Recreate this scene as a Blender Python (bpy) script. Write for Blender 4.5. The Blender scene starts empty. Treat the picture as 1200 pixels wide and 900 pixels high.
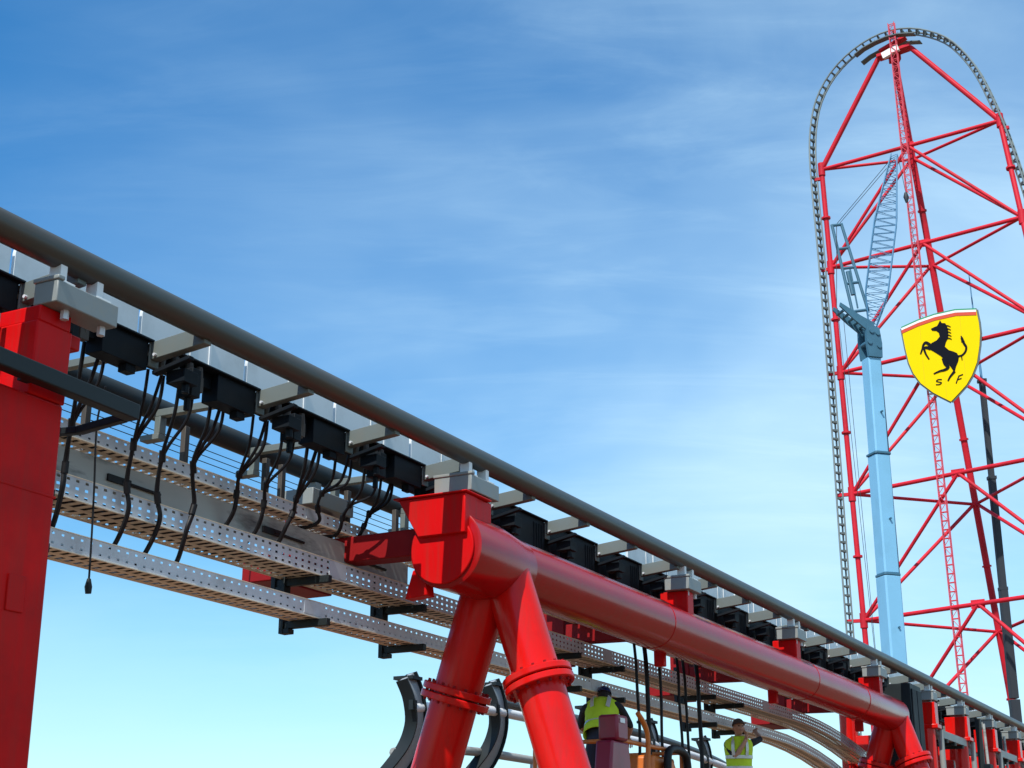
import bpy, bmesh, math, random
from mathutils import Vector, Matrix
R_ = math.radians
random.seed(7)
scene = bpy.context.scene
COL = scene.collection

# ------------------------------------------------------------------ frames
# track frame: s along the launch track, t across it (away from the viewer), z up
AZ = R_(27.7323)
US = Vector((math.sin(AZ), math.cos(AZ), 0))
NT = Vector((-math.cos(AZ), math.sin(AZ), 0))
OFF = 6.85
def TP(s, t, z): return US*s + NT*(OFF+t) + Vector((0, 0, z))
ROT_TRACK = math.atan2(US.y, US.x)
BASE = {}          # object name -> base in its own frame

def tag(o, label, cat, group=None, kind=None):
    if label: o['label'] = label
    if cat: o['category'] = cat
    if group: o['group'] = group
    if kind: o['kind'] = kind
    return o

def thing(name, label, cat, base, group=None, frame='track'):
    o = bpy.data.objects.new(name, None); COL.objects.link(o)
    o.empty_display_size = .3
    if frame == 'track':
        o.location = TP(*base); o.rotation_euler = (0, 0, ROT_TRACK)
    else:
        o.location = base
    BASE[o.name] = Vector(base)
    return tag(o, label, cat, group)

def copy_tree(o, parent=None):
    c = o.copy(); COL.objects.link(c)
    if parent: c.parent = parent
    if o.name in BASE: BASE[c.name] = BASE[o.name]
    for ch in list(o.children): copy_tree(ch, c)
    return c

# ------------------------------------------------------------------ mesh builder
class MB:
    def __init__(self): self.v = []; self.f = []; self.m = []
    def add(self, vs, fs, mi=0):
        n = len(self.v); self.v += [Vector(p) for p in vs]
        self.f += [tuple(i+n for i in f) for f in fs]; self.m += [mi]*len(fs)
        return self
    def box(self, a, b, mi=0):
        (x0, y0, z0), (x1, y1, z1) = a, b
        vs = [(x0,y0,z0),(x1,y0,z0),(x1,y1,z0),(x0,y1,z0),(x0,y0,z1),(x1,y0,z1),(x1,y1,z1),(x0,y1,z1)]
        return self.add(vs, [(0,3,2,1),(4,5,6,7),(0,1,5,4),(1,2,6,5),(2,3,7,6),(3,0,4,7)], mi)
    def bar(self, p, q, w, h, up=(0,0,1), mi=0, w2=None, h2=None):
        p, q, up = Vector(p), Vector(q), Vector(up)
        d = (q-p).normalized(); x = d.cross(up)
        if x.length < 1e-5: x = d.cross(Vector((1,0,0)))
        x.normalize(); y = x.cross(d).normalized()
        w2 = w2 or w; h2 = h2 or h
        vs = []
        for c, ww, hh in ((p, w, h), (q, w2, h2)):
            for sx, sy in ((-1,-1),(1,-1),(1,1),(-1,1)): vs.append(c + x*(sx*ww/2) + y*(sy*hh/2))
        return self.add(vs, [(0,1,2,3),(7,6,5,4),(0,4,5,1),(1,5,6,2),(2,6,7,3),(3,7,4,0)], mi)
    def tube(self, path, r, n=12, caps=True, mi=0, closed=False):
        path = [Vector(p) for p in path]; k = len(path)
        rs = r if isinstance(r, (list, tuple)) else [r]*k
        tang = []
        for i in range(k):
            a = path[max(i-1, 0)]; b = path[min(i+1, k-1)]
            tang.append((b-a).normalized())
        ref = Vector((0,0,1)) if abs(tang[0].z) < .9 else Vector((1,0,0))
        x = tang[0].cross(ref).normalized()
        vs = []; fs = []
        for i in range(k):
            t = tang[i]; x = (x - t*x.dot(t)); x.normalize(); y = t.cross(x)
            for j in range(n):
                a = 2*math.pi*j/n
                vs.append(path[i] + (x*math.cos(a)+y*math.sin(a))*rs[i])
        for i in range(k-1):
            for j in range(n):
                j2 = (j+1) % n
                fs.append((i*n+j, i*n+j2, (i+1)*n+j2, (i+1)*n+j))
        if caps:
            fs.append(tuple(reversed(range(n)))); fs.append(tuple(range((k-1)*n, k*n)))
        return self.add(vs, fs, mi)
    def prism(self, poly, fn, d0, d1, mi=0):
        # poly: 2d points; fn(a, b, depth) -> 3d
        n = len(poly)
        vs = [fn(a, b, d0) for a, b in poly] + [fn(a, b, d1) for a, b in poly]
        fs = [tuple(reversed(range(n))), tuple(range(n, 2*n))]
        for i in range(n):
            j = (i+1) % n; fs.append((i, j, n+j, n+i))
        return self.add(vs, fs, mi)
    def sphere(self, c, r, seg=14, rings=9, mi=0):
        c = Vector(c); r = Vector(r) if isinstance(r, (tuple, list)) else Vector((r, r, r))
        vs = [c + Vector((0,0,-r.z))]
        for i in range(1, rings):
            ph = -math.pi/2 + math.pi*i/rings
            for j in range(seg):
                a = 2*math.pi*j/seg
                vs.append(c + Vector((r.x*math.cos(ph)*math.cos(a), r.y*math.cos(ph)*math.sin(a), r.z*math.sin(ph))))
        vs.append(c + Vector((0,0,r.z))); fs = []
        for j in range(seg): fs.append((0, 1+(j+1) % seg, 1+j))
        for i in range(rings-2):
            for j in range(seg):
                j2 = (j+1) % seg; a = 1+i*seg
                fs.append((a+j, a+j2, a+seg+j2, a+seg+j))
        a = 1+(rings-2)*seg
        for j in range(seg): fs.append((a+j, a+(j+1) % seg, len(vs)-1))
        return self.add(vs, fs, mi)
    def build(self, name, mat, parent=None, bevel=0, smooth=True, label=None, kind=None, base=None):
        top = parent
        while top is not None and top.parent is not None: top = top.parent
        b = BASE.get(top.name, Vector((0,0,0))) if top is not None else (Vector(base) if base is not None else Vector((0,0,0)))
        me = bpy.data.meshes.new(name)
        me.from_pydata([tuple(p-b) for p in self.v], [], self.f)
        mats = mat if isinstance(mat, (list, tuple)) else [mat]
        for m in mats: me.materials.append(m)
        if len(mats) > 1: me.polygons.foreach_set('material_index', self.m)
        bm = bmesh.new(); bm.from_mesh(me); bmesh.ops.recalc_face_normals(bm, faces=bm.faces); bm.to_mesh(me); bm.free()
        if smooth:
            me.polygons.foreach_set('use_smooth', [True]*len(me.polygons))
            me.set_sharp_from_angle(angle=R_(38))
        me.update()
        o = bpy.data.objects.new(name, me); COL.objects.link(o)
        if parent is not None: o.parent = parent
        if bevel:
            md = o.modifiers.new('bevel', 'BEVEL'); md.width = bevel; md.segments = 2
            md.limit_method = 'ANGLE'; md.angle_limit = R_(50); md.harden_normals = False
        if label: o['label'] = label
        if kind: o['kind'] = kind
        return o

def solo(mb, name, mat, label, cat, base, group=None, frame='track', **k):
    """a thing that is one mesh"""
    o = mb.build(name, mat, None, base=base, **k)
    if frame == 'track':
        o.location = TP(*base); o.rotation_euler = (0, 0, ROT_TRACK)
    else: o.location = base
    return tag(o, label, cat, group)

# ------------------------------------------------------------------ materials
def mat(name, col, rough=.5, metal=0, var=.12, vscale=3., dirt=None, dirt_amt=.0, dirt_scale=1.2, coat=0., bump=0., bscale=40., spec=.5, stretch=None, grain=0.):
    m = bpy.data.materials.new(name); m.use_nodes = True
    nt = m.node_tree; N = nt.nodes; L = nt.links
    b = N['Principled BSDF']
    tc = N.new('ShaderNodeTexCoord')
    mp = N.new('ShaderNodeMapping'); L.new(tc.outputs['Object'], mp.inputs[0])
    if stretch: mp.inputs['Scale'].default_value = stretch
    no = N.new('ShaderNodeTexNoise'); no.inputs['Scale'].default_value = vscale; no.inputs['Detail'].default_value = 5
    L.new(mp.outputs[0], no.inputs['Vector'])
    mx = N.new('ShaderNodeMix'); mx.data_type = 'RGBA'
    a = [max(0, c*(1-var)) for c in col]; c2 = [min(1, c*(1+var)) for c in col]
    mx.inputs[6].default_value = (*a, 1); mx.inputs[7].default_value = (*c2, 1)
    L.new(no.outputs['Fac'], mx.inputs[0])
    out = mx.outputs[2]
    if dirt:
        n2 = N.new('ShaderNodeTexNoise'); n2.inputs['Scale'].default_value = dirt_scale; n2.inputs['Detail'].default_value = 8; n2.inputs['Roughness'].default_value = .65
        L.new(mp.outputs[0], n2.inputs['Vector'])
        rp = N.new('ShaderNodeMapRange'); rp.inputs[1].default_value = .5; rp.inputs[2].default_value = .72
        rp.inputs[3].default_value = 0; rp.inputs[4].default_value = dirt_amt
        L.new(n2.outputs['Fac'], rp.inputs[0])
        m2 = N.new('ShaderNodeMix'); m2.data_type = 'RGBA'; m2.inputs[7].default_value = (*dirt, 1)
        L.new(out, m2.inputs[6]); L.new(rp.outputs[0], m2.inputs[0]); out = m2.outputs[2]
    if grain:      # vertical run marks and dust
        m4 = N.new('ShaderNodeMapping'); L.new(tc.outputs['Object'], m4.inputs[0]); m4.inputs['Scale'].default_value = (7,7,.55)
        n4 = N.new('ShaderNodeTexNoise'); n4.inputs['Scale'].default_value = 1.6; n4.inputs['Detail'].default_value = 9; n4.inputs['Roughness'].default_value = .7
        L.new(m4.outputs[0], n4.inputs['Vector'])
        r4 = N.new('ShaderNodeMapRange'); r4.inputs[1].default_value = .46; r4.inputs[2].default_value = .75; r4.inputs[3].default_value = 0; r4.inputs[4].default_value = grain
        L.new(n4.outputs['Fac'], r4.inputs[0])
        m5 = N.new('ShaderNodeMix'); m5.data_type = 'RGBA'; m5.inputs[7].default_value = (.20,.035,.025,1)
        L.new(out, m5.inputs[6]); L.new(r4.outputs[0], m5.inputs[0]); out = m5.outputs[2]
    L.new(out, b.inputs['Base Color'])
    rr = N.new('ShaderNodeMapRange'); rr.inputs[3].default_value = max(.03, rough-.08); rr.inputs[4].default_value = min(1, rough+.1)
    L.new(no.outputs['Fac'], rr.inputs[0]); L.new(rr.outputs[0], b.inputs['Roughness'])
    b.inputs['Metallic'].default_value = metal
    b.inputs['Specular IOR Level'].default_value = spec
    if coat: b.inputs['Coat Weight'].default_value = coat; b.inputs['Coat Roughness'].default_value = .12
    if bump:
        n3 = N.new('ShaderNodeTexNoise'); n3.inputs['Scale'].default_value = bscale; n3.inputs['Detail'].default_value = 6
        L.new(mp.outputs[0], n3.inputs['Vector'])
        bp = N.new('ShaderNodeBump'); bp.inputs['Strength'].default_value = bump; bp.inputs['Distance'].default_value = .02
        L.new(n3.outputs['Fac'], bp.inputs['Height']); L.new(bp.outputs[0], b.inputs['Normal'])
    return m

M = {}
M['red']     = mat('red_paint', (.66,.006,.004), .22, 0, .08, 1.3, (.42,.006,.006), .5, .9, coat=.06, bump=.03, bscale=4, spec=.22, grain=.35)
M['redflat'] = mat('red_plate_paint', (.60,.003,.004), .42, 0, .08, 1.3, (.36,.006,.006), .6, .9, bump=.04, bscale=5, spec=.12, grain=.45)
M['redbeam'] = mat('red_beam_shaded', (.38,.002,.004), .2, 0, .1, 1.3, (.28,.006,.008), .5, .9, coat=.06, bump=.03, bscale=4, spec=.3, grain=.3)  # darker copy of the red paint; the beam's shade is in its colour
M['redcol'] = mat('red_column_paint', (.58,.004,.004), .42, 0, .1, 1.3, (.22,.005,.006), .6, .9, bump=.04, bscale=5, spec=.1, grain=.4)
M['reddark'] = mat('dark_red_shaded', (.26,.008,.010), .5, 0, .12, 2., (.12,.008,.008), .5, 1.5, spec=.15)  # darker red with the arms' shade painted in; flange bolts share it
M['red_mat'] = mat('red_tower_paint', (.58,.016,.032), .5, 0, .12, .4, (.26,.014,.022), .8, .25, spec=.2)
M['rail']    = mat('rail_steel', (.055,.062,.058), .38, .3, .2, 2.0, (.10,.055,.025), .6, 1.4, bump=.05, bscale=9, stretch=(.35,1,1))
M['tie']     = mat('tie_grey_paint', (.125,.15,.14), .5, 0, .1, 2.5, (.16,.15,.12), .6, 2.0)
M['plate']   = mat('stator_plate_grey', (.66,.69,.70), .45, 0, .07, 2., (.30,.31,.30), .4, 1.5)
M['dark']    = mat('dark_stator_housing', (.005,.009,.014), .55, 0, .3, 3., (.02,.019,.017), .5, 3., spec=.15)
M['black']   = mat('black_rubber', (.008,.008,.010), .5, 0, .3, 6., spec=.25)
M['galv']    = mat('galvanised_steel', (.62,.66,.71), .5, .1, .16, 7., (.38,.36,.33), .6, 1.6)
M['floor'] = mat('galvanised_floor_bounce', (.88,.76,.58), .55, .0, .12, 5., (.55,.42,.28), .5, 2.)  # warm ground bounce painted into the galvanised colour as tan
M['channel'] = mat('weathered_channel', (.38,.39,.37), .55, .1, .15, 2., (.03,.03,.03), 1., 2.2, stretch=(.5,1,2.2))
M['bracket'] = mat('bracket_pale_paint', (.23,.255,.25), .45, 0, .08, 4., (.3,.27,.2), .5, 5.)
M['gland'] = mat('dusty_cable_gland', (.065,.055,.045), .6, .1, .3, 8., (.02,.02,.02), .6, 6.)
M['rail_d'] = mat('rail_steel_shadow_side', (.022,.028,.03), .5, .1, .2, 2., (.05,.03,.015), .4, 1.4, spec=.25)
M['darksteel'] = mat('dark_green_steel', (.014,.02,.022), .5, .1, .25, 3., spec=.25)
M['white']   = mat('white_paint', (.78,.79,.78), .45, 0, .05, 3., (.4,.38,.33), .3, 2.)
M['crane']   = mat('crane_blue_paint', (.20,.47,.68), .5, 0, .1, .5, (.15,.36,.50), .5, .35)
M['crane_d'] = mat('crane_dark_blue_paint', (.045,.14,.21), .5, 0, .25, 1.2)
M['lattice'] = mat('lattice_blue_paint', (.07,.22,.38), .5, 0, .2, 1.)
M['mast']    = mat('mast_dark_paint', (.016,.022,.03), .6, 0, .2, .4)
M['trk']     = mat('top_hat_rail_steel', (.20,.24,.23), .42, .3, .2, .5)
M['trktie']  = mat('top_hat_tie_grey', (.10,.13,.13), .5, .1, .2, .5)
M['yellow']  = mat('sign_yellow', (.85,.61,.0), .6, 0, .03, .5, spec=.08)
M['signblk'] = mat('sign_black', (.006,.007,.012), .8, 0, .1, 1., spec=.1)
M['signwht'] = mat('sign_white', (.8,.8,.78), .5, 0, .03, 1.)
M['signred'] = mat('sign_red', (.62,.06,.02), .5, 0, .05, 1.)
M['signgrn'] = mat('sign_green', (.02,.28,.12), .5, 0, .05, 1.)
M['ground']  = mat('site_earth', (.15,.09,.05), .95, 0, .25, .15, (.11,.075,.045), .8, .05, bump=.3, bscale=3)
M['yoke']    = mat('yoke_grey_paint', (.33,.36,.37), .5, 0, .1, 2., (.15,.15,.14), .4, 2.)
M['vest']    = mat('hi_vis_yellow', (.58,.80,.03), .8, 0, .14, 9., bump=.25, bscale=16)
M['strip']   = mat('reflective_tape', (.62,.64,.62), .3, .2, .08, 9.)
M['shirt']   = mat('dark_work_shirt', (.014,.014,.02), .85, 0, .3, 9., bump=.3, bscale=20)
M['trouser'] = mat('navy_trousers', (.02,.024,.045), .85, 0, .25, 8., bump=.3, bscale=18)
M['skin']    = mat('skin', (.50,.27,.18), .5, 0, .09, 14.)
M['hair']    = mat('dark_hair', (.016,.011,.009), .6, 0, .3, 30., bump=.4, bscale=60)
M['cap']     = mat('dark_cap_cloth', (.08,.06,.05), .8, 0, .2, 20.)
M['helmet']  = mat('navy_helmet', (.015,.03,.12), .3, 0, .1, 5.)
M['lip']     = mat('lip', (.36,.12,.10), .5, 0, .1, 20.)
M['eye']     = mat('eye', (.02,.02,.02), .2, 0, .1, 20.)
M['maroon']  = mat('maroon_machine_paint', (.24,.008,.03), .35, 0, .15, 3., (.05,.01,.012), .5, 2.5)
M['orange']  = mat('orange_lift_paint', (.62,.16,.02), .45, 0, .12, 4., (.2,.08,.03), .6, 4.)
M['tyre']    = mat('tyre_rubber', (.02,.02,.02), .8, 0, .2, 5.)
M['sky_glass'] = mat('cab_glass', (.02,.03,.04), .08, 0, .1, 1.)

# ------------------------------------------------------------------ world, sun, camera
SUN_EL, SUN_AZ = 50., 204.     # azimuth clockwise from +Y
def build_world():
    w = bpy.data.worlds.new('World'); scene.world = w; w.use_nodes = True
    nt = w.node_tree; N = nt.nodes; L = nt.links
    bg = N['Background']; bg.inputs[1].default_value = .15
    sk = N.new('ShaderNodeTexSky'); sk.sky_type = 'NISHITA'; sk.sun_disc = False
    sk.sun_elevation = R_(SUN_EL); sk.sun_rotation = R_(SUN_AZ)
    sk.altitude = 30; sk.air_density = 1.0; sk.dust_density = .35; sk.ozone_density = 2.2
    hs = N.new('ShaderNodeHueSaturation'); hs.inputs['Saturation'].default_value = 1.48; hs.inputs['Value'].default_value = 1.15; hs.inputs['Hue'].default_value = .501
    # denser air low down: tint the bright horizon band slightly towards cyan
    tn = N.new('ShaderNodeTexCoord'); sz = N.new('ShaderNodeSeparateXYZ'); L.new(tn.outputs['Generated'], sz.inputs[0])
    hz = N.new('ShaderNodeMapRange'); hz.interpolation_type = 'SMOOTHSTEP'
    hz.inputs[1].default_value = .0; hz.inputs[2].default_value = .45; hz.inputs[3].default_value = 1; hz.inputs[4].default_value = 0
    L.new(sz.outputs['Z'], hz.inputs[0])
    ht = N.new('ShaderNodeMix'); ht.data_type = 'RGBA'; ht.blend_type = 'MULTIPLY'; ht.inputs[7].default_value = (1.0,1.02,.97,1)
    L.new(hz.outputs[0], ht.inputs[0]); L.new(sk.outputs[0], ht.inputs[6])
    L.new(ht.outputs[2], hs.inputs['Color'])
    lo_ = N.new('ShaderNodeMapRange'); lo_.interpolation_type = 'SMOOTHSTEP'; lo_.inputs[1].default_value = .02; lo_.inputs[2].default_value = .30; lo_.inputs[3].default_value = .55; lo_.inputs[4].default_value = 0
    L.new(sz.outputs['Z'], lo_.inputs[0])
    lm_ = N.new('ShaderNodeMix'); lm_.data_type = 'RGBA'; lm_.inputs[7].default_value = (3.7,6.4,7.1,1)
    L.new(lo_.outputs[0], lm_.inputs[0]); L.new(hs.outputs[0], lm_.inputs[6])
    tc = N.new('ShaderNodeTexCoord')
    # cirrus: noise laid on a flat layer high above (direction / height)
    sep = N.new('ShaderNodeSeparateXYZ'); L.new(tc.outputs['Generated'], sep.inputs[0])
    zc = N.new('ShaderNodeMath'); zc.operation = 'ADD'; zc.inputs[1].default_value = .28; L.new(sep.outputs['Z'], zc.inputs[0])
    zm = N.new('ShaderNodeMath'); zm.operation = 'MAXIMUM'; zm.inputs[1].default_value = .05; L.new(zc.outputs[0], zm.inputs[0])
    dx = N.new('ShaderNodeMath'); dx.operation = 'DIVIDE'; L.new(sep.outputs['X'], dx.inputs[0]); L.new(zm.outputs[0], dx.inputs[1])
    dy = N.new('ShaderNodeMath'); dy.operation = 'DIVIDE'; L.new(sep.outputs['Y'], dy.inputs[0]); L.new(zm.outputs[0], dy.inputs[1])
    cb = N.new('ShaderNodeCombineXYZ'); L.new(dx.outputs[0], cb.inputs[0]); L.new(dy.outputs[0], cb.inputs[1])
    def noise(scale, rot, sc, det, rough, dist, lo, hi, amt, loc=(0,0,0)):
        mp = N.new('ShaderNodeMapping'); mp.inputs['Rotation'].default_value = (0,0,R_(rot)); mp.inputs['Scale'].default_value = sc; mp.inputs['Location'].default_value = loc
        L.new(cb.outputs[0], mp.inputs[0])
        n = N.new('ShaderNodeTexNoise'); n.inputs['Scale'].default_value = scale; n.inputs['Detail'].default_value = det
        n.inputs['Roughness'].default_value = rough; n.inputs['Distortion'].default_value = dist
        L.new(mp.outputs[0], n.inputs['Vector'])
        r = N.new('ShaderNodeMapRange'); r.interpolation_type = 'SMOOTHSTEP'
        r.inputs[1].default_value = lo; r.inputs[2].default_value = hi; r.inputs[3].default_value = 0; r.inputs[4].default_value = amt
        L.new(n.outputs['Fac'], r.inputs[0]); return r.outputs[0]
    a = noise(1.1, 35, (1,1,1), 5, .5, .4, .30, .76, .58, (2.3,1.1,0))
    b = noise(2.6, 118, (.55,1.6,1), 9, .6, 1.2, .40, .9, .22, (.4,3.1,0))
    c = noise(6.5, 128, (.45,1.8,1), 9, .62, 1.0, .42, .92, .16, (1.,.2,0))
    s1 = N.new('ShaderNodeMath'); s1.operation = 'ADD'; L.new(a, s1.inputs[0]); L.new(b, s1.inputs[1])
    s2 = N.new('ShaderNodeMath'); s2.operation = 'ADD'; L.new(s1.outputs[0], s2.inputs[0]); L.new(c, s2.inputs[1])
    # haze: thin veil thickening to the right-hand (east) side
    gx = N.new('ShaderNodeMapRange'); gx.interpolation_type = 'SMOOTHSTEP'; gx.inputs[1].default_value = -.38; gx.inputs[2].default_value = .24; gx.inputs[3].default_value = .26; gx.inputs[4].default_value = 1.0
    L.new(sep.outputs['X'], gx.inputs[0])
    s3 = N.new('ShaderNodeMath'); s3.operation = 'MULTIPLY'; L.new(s2.outputs[0], s3.inputs[0]); L.new(gx.outputs[0], s3.inputs[1])
    vx = N.new('ShaderNodeMapRange'); vx.interpolation_type = 'SMOOTHSTEP'; vx.inputs[1].default_value = -.12; vx.inputs[2].default_value = .34; vx.inputs[3].default_value = 0; vx.inputs[4].default_value = .22
    L.new(sep.outputs['X'], vx.inputs[0])
    sv_ = N.new('ShaderNodeMath'); sv_.operation = 'ADD'; L.new(s3.outputs[0], sv_.inputs[0]); L.new(vx.outputs[0], sv_.inputs[1])
    s4 = N.new('ShaderNodeMath'); s4.operation = 'MINIMUM'; s4.inputs[1].default_value = .85; L.new(sv_.outputs[0], s4.inputs[0])
    mx = N.new('ShaderNodeMix'); mx.data_type = 'RGBA'; mx.inputs[7].default_value = (4.9,6.9,8.1,1)
    L.new(s4.outputs[0], mx.inputs[0]); L.new(lm_.outputs[2], mx.inputs[6])
    L.new(mx.outputs[2], bg.inputs[0])
build_world()
sl = bpy.data.lights.new('sun', 'SUN'); sl.energy = 5.0; sl.angle = R_(.5); sl.color = (1, .955, .88)
so = bpy.data.objects.new('sun', sl); COL.objects.link(so)
sd = Vector((math.sin(R_(SUN_AZ))*math.cos(R_(SUN_EL)), math.cos(R_(SUN_AZ))*math.cos(R_(SUN_EL)), math.sin(R_(SUN_EL))))
so.rotation_euler = sd.to_track_quat('Z', 'Y').to_euler(); so.location = (-20, -20, 60)
cd = bpy.data.cameras.new('camera'); cd.sensor_width = 36; cd.lens = 36*1805/1200; cd.clip_end = 6000; cd.clip_start = .1
co = bpy.data.objects.new('camera', cd); COL.objects.link(co); co.location = (0,0,1.6)
co.rotation_euler = (math.pi/2 + math.atan(600/1805), 0, 0); scene.camera = co
scene.view_settings.view_transform = 'Standard'; scene.view_settings.look = 'None'; scene.view_settings.exposure = 0

# ------------------------------------------------------------------ ground
g = MB(); g.add([(-3000,-3000,0),(3000,-3000,0),(3000,3000,0),(-3000,3000,0)], [(0,1,2,3)])
tag(g.build('ground', M['ground'], smooth=False), None, None, kind='structure')

# ------------------------------------------------------------------ launch track
TIE0, TIED, NT_ = 4.37, 1.305, 33
track = thing('coaster_track', 'grey launch track with tube rails and cross ties running over the red supports', 'coaster track', (4,.82,5.1))
RZ, RR = 5.53, .1
S0, S1 = 2.6, 47.
def seg(a, b, n): return [a+(b-a)*i/n for i in range(n+1)]
MB().tube([(s,0,RZ) for s in seg(S0,S1,24)], RR, 24).build('rail', M['rail'], track)
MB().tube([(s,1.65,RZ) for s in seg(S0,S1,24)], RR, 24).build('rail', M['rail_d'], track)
for k in range(NT_):
    s = TIE0 + TIED*k
    b = MB()
    b.prism([(.0,5.40),(.494,5.35),(.494,5.49),(.0,5.54)], lambda a,c,d: (d,a,c), s-.04, s+.04)   # near arm of the tie
    b.box((s-.055,.494,5.30),(s+.055,.508,5.49))           # end plate against the housing
    b.box((s-.035,.51,5.42),(s+.035,1.60,5.484))
        
    tie = b.build('cross_tie', M['tie'], track, bevel=.006)
    h = MB()                                               # bracket that clamps the far rail
    h.box((s-.04,1.50,5.27),(s+.04,1.56,5.419)); h.box((s-.05,1.50,5.22),(s+.05,1.70,5.27))
    for t_, z_ in ((.45,5.38),): MB().tube([(s-.03,t_,z_),(s-.062,t_,z_)], .013, 6).build('bolt', M['galv'], tie)
    h.build('rail_clamp', M['tie'], tie, bevel=.004)
    d = MB()                                               # dark fittings hung below the tie
    d.bar((s+.02,.16,5.33),(s+.02,.50,5.26), .06, .03); d.box((s+.06,.25,5.18),(s+.22,.42,5.28)); d.box((s+.26,.34,5.14),(s+.36,.48,5.36))
    d.tube([(s+.14,.3,5.18),(s+.14,.3,5.11)], .03, 8); d.tube([(s+.3,.41,5.14),(s+.3,.41,5.04)], .025, 8)
    d.build('cable_gland_bracket', M['dark'], tie, bevel=.004)
    if k < NT_-1:
        a, c = s+.062, s+TIED-.062
        zb_ = 5.265 if s < 11.5 else 5.08
        hb = MB()
        if s < 11.5:
            hb.box((a,.57,5.36),(a+.70,.66,5.484)); hb.box((a+.701,.505,zb_),(c,.66,5.485))
            rv = random.Random(k)
            for q in range(4):
                ft = MB()
                x_ = a+.06+.15*q+rv.uniform(-.03,.03); l_ = rv.uniform(.06,.16)
                ft.tube([(x_,.52,5.47),(x_,.52,5.40),(x_+.01,.53,5.40-l_)], [.03,.035,.022], 8)
                if q % 2: ft.box((x_-.045,.50,5.33-l_*.4),(x_+.04,.56,5.39))
                ft.build('cable_gland', M['gland'], track)
        else: hb.box((a,.505,zb_),(c,.66,5.485))
        tc_ = 1.15 if s > 10.8 else .70
        if 10.8 < s < 11.2:
            hb.box((a-.03,.47,5.487),(11.45,.70,5.503)); hb.box((11.451,.47,5.487),(c+.03,1.15,5.503))  # unseen wide part cut back here so sun reaches the left leg
        else: hb.box((a-.03,.47,5.487),(c+.03,tc_,5.503))       # lid flange; its extra width is added, unseen, to shade arms and trays
        for q in range(4 if s > 11.5 else 0):                                  # vent ribs at the far end of the housing
            x = c-.07-.06*q
            hb.box((x-.006,.497,zb_+.05),(x+.006,.505,5.44))
        for q in range(4 if s > 11.5 else 0): hb.tube([(a+.15+.28*q,.50,zb_+.04),(a+.15+.28*q,.487,zb_+.04)], .016, 6)
        hb.box((c-.2,.52,zb_-.06),(c-.1,.6,zb_-.002))
        hbo = hb.build('stator_housing', M['dark'], track, bevel=.004)
        if s < 12.9 or s > 16.4:
            top = 5.86
            pl = []
            x0, x1, z0, z1, r = a+.0, c+.085, 5.506, top, .07
            for cx, cz, a0 in ((x1-r,z0+r,-90),(x1-r,z1-r,0),(x0+r,z1-r,90),(x0+r,z0+r,180)):
                for i in range(5):
                    an = R_(a0+90*i/4); pl.append((cx+r*math.cos(an), cz+r*math.sin(an)))
            p = MB().prism(pl, lambda u,w,d: (u,d,w),   .70,.73)
            p.box((x0+.80,.69,z0+.01),(x0+.83,.70,z1-.03)); p.box((x0+.57,.693,z0+.01),(x0+.575,.70,z1-.02))
            p.build('stator_plate', M['plate'], track, bevel=.003)

# ------------------------------------------------------------------ red supports
def bracket_block(par, s, name='rail_bracket', t0=-.12, t1=.28, hw=.27, z0=5.15):
    b = MB(); b.box((s-hw,t0,z0),(s+hw,t1,5.30))
    b.box((s-hw-.01,t0-.01,5.299),(s-hw+.05,t1+.01,5.33))
    o = b.build(name, M['bracket'], par, bevel=.008)
    for q in (-hw*.6,hw*.6):
        c = MB()
        c.box((s+q-.03,-.05,5.302),(s+q+.03,.05,5.45)); 
        c.box((s+q-.07,-.09,5.301),(s+q+.07,.07,5.325))
        c.build('rail_clamp', M['white'], o, bevel=.004)
        MB().tube([(s+q+.05,-.04,z0-.06),(s+q+.05,-.04,z0+.001)], .028, 6).build('bolt', M['galv'], o)
    return o

def leg(par, s, t0, z0, slope, r, zf, name='leg'):
    """inclined tube from (t0,z0) down to the ground with a bolted flange at height zf"""
    tb = t0 + slope*z0
    o = MB().tube([(s,t0,z0),(s,t0+slope*(z0-2.4),2.4),(s,tb,.12)], r, 40).build(name, M['red'], par)
    ax = Vector((0,slope,-1)).normalized()
    c = Vector((s,t0+slope*(z0-zf),zf))
    f = MB()
    f.tube([c-ax*.075,c-ax*.008], r+.105, 40); f.tube([c+ax*.008,c+ax*.075], r+.105, 40)
    f.build('flange', M['red'], o, bevel=.01)
    bt = MB(); x = Vector((1,0,0)); y = ax.cross(x)
    for i in range(16):
        a = 2*math.pi*i/16
        p = c + (x*math.cos(a)+y*math.sin(a))*(r+.06)
        bt.tube([p-ax*.10,p+ax*.10], .016, 6)
    bt.build('flange_bolts', M['reddark'], o)
    MB().box((s-.45,tb-.45,0.004),(s+.45,tb+.45,.12)).build('base_plate', M['galv'], o, bevel=.01)
    return o

BZ, BR, BT = 4.668, .295, .15
fr = thing('support_frame', 'long red tubular beam on two splayed pairs of red legs beneath the track', 'coaster support', (20,0,0))
path = [(12.1,BT,BZ),(13.3,BT,BZ),(16,BT,BZ),(20,BT,BZ),(24,BT,BZ),(27.95,BT,BZ)]; rr = [BR]*6
for a in (20,40,60,80): path.append((27.95+.25*math.sin(R_(a)),BT,BZ)); rr.append(BR*math.cos(R_(a)))
MB().tube(path, rr, 48).build('beam', M['redbeam'], fr)
MB().tube([(12.0,BT,4.63),(12.012,BT,4.63),(12.7,BT,4.635),(13.1,BT,4.655),(13.3,BT,4.667)], [.35,.375,.37,.315,.294], 48).build('beam_end_sleeve', M['redbeam'], fr)
leg(fr, 13.02, BT-.04, 4.71, -.33, .232, 3.51); leg(fr, 13.02, BT+.04, 4.71, .32, .232, 3.42)
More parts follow.
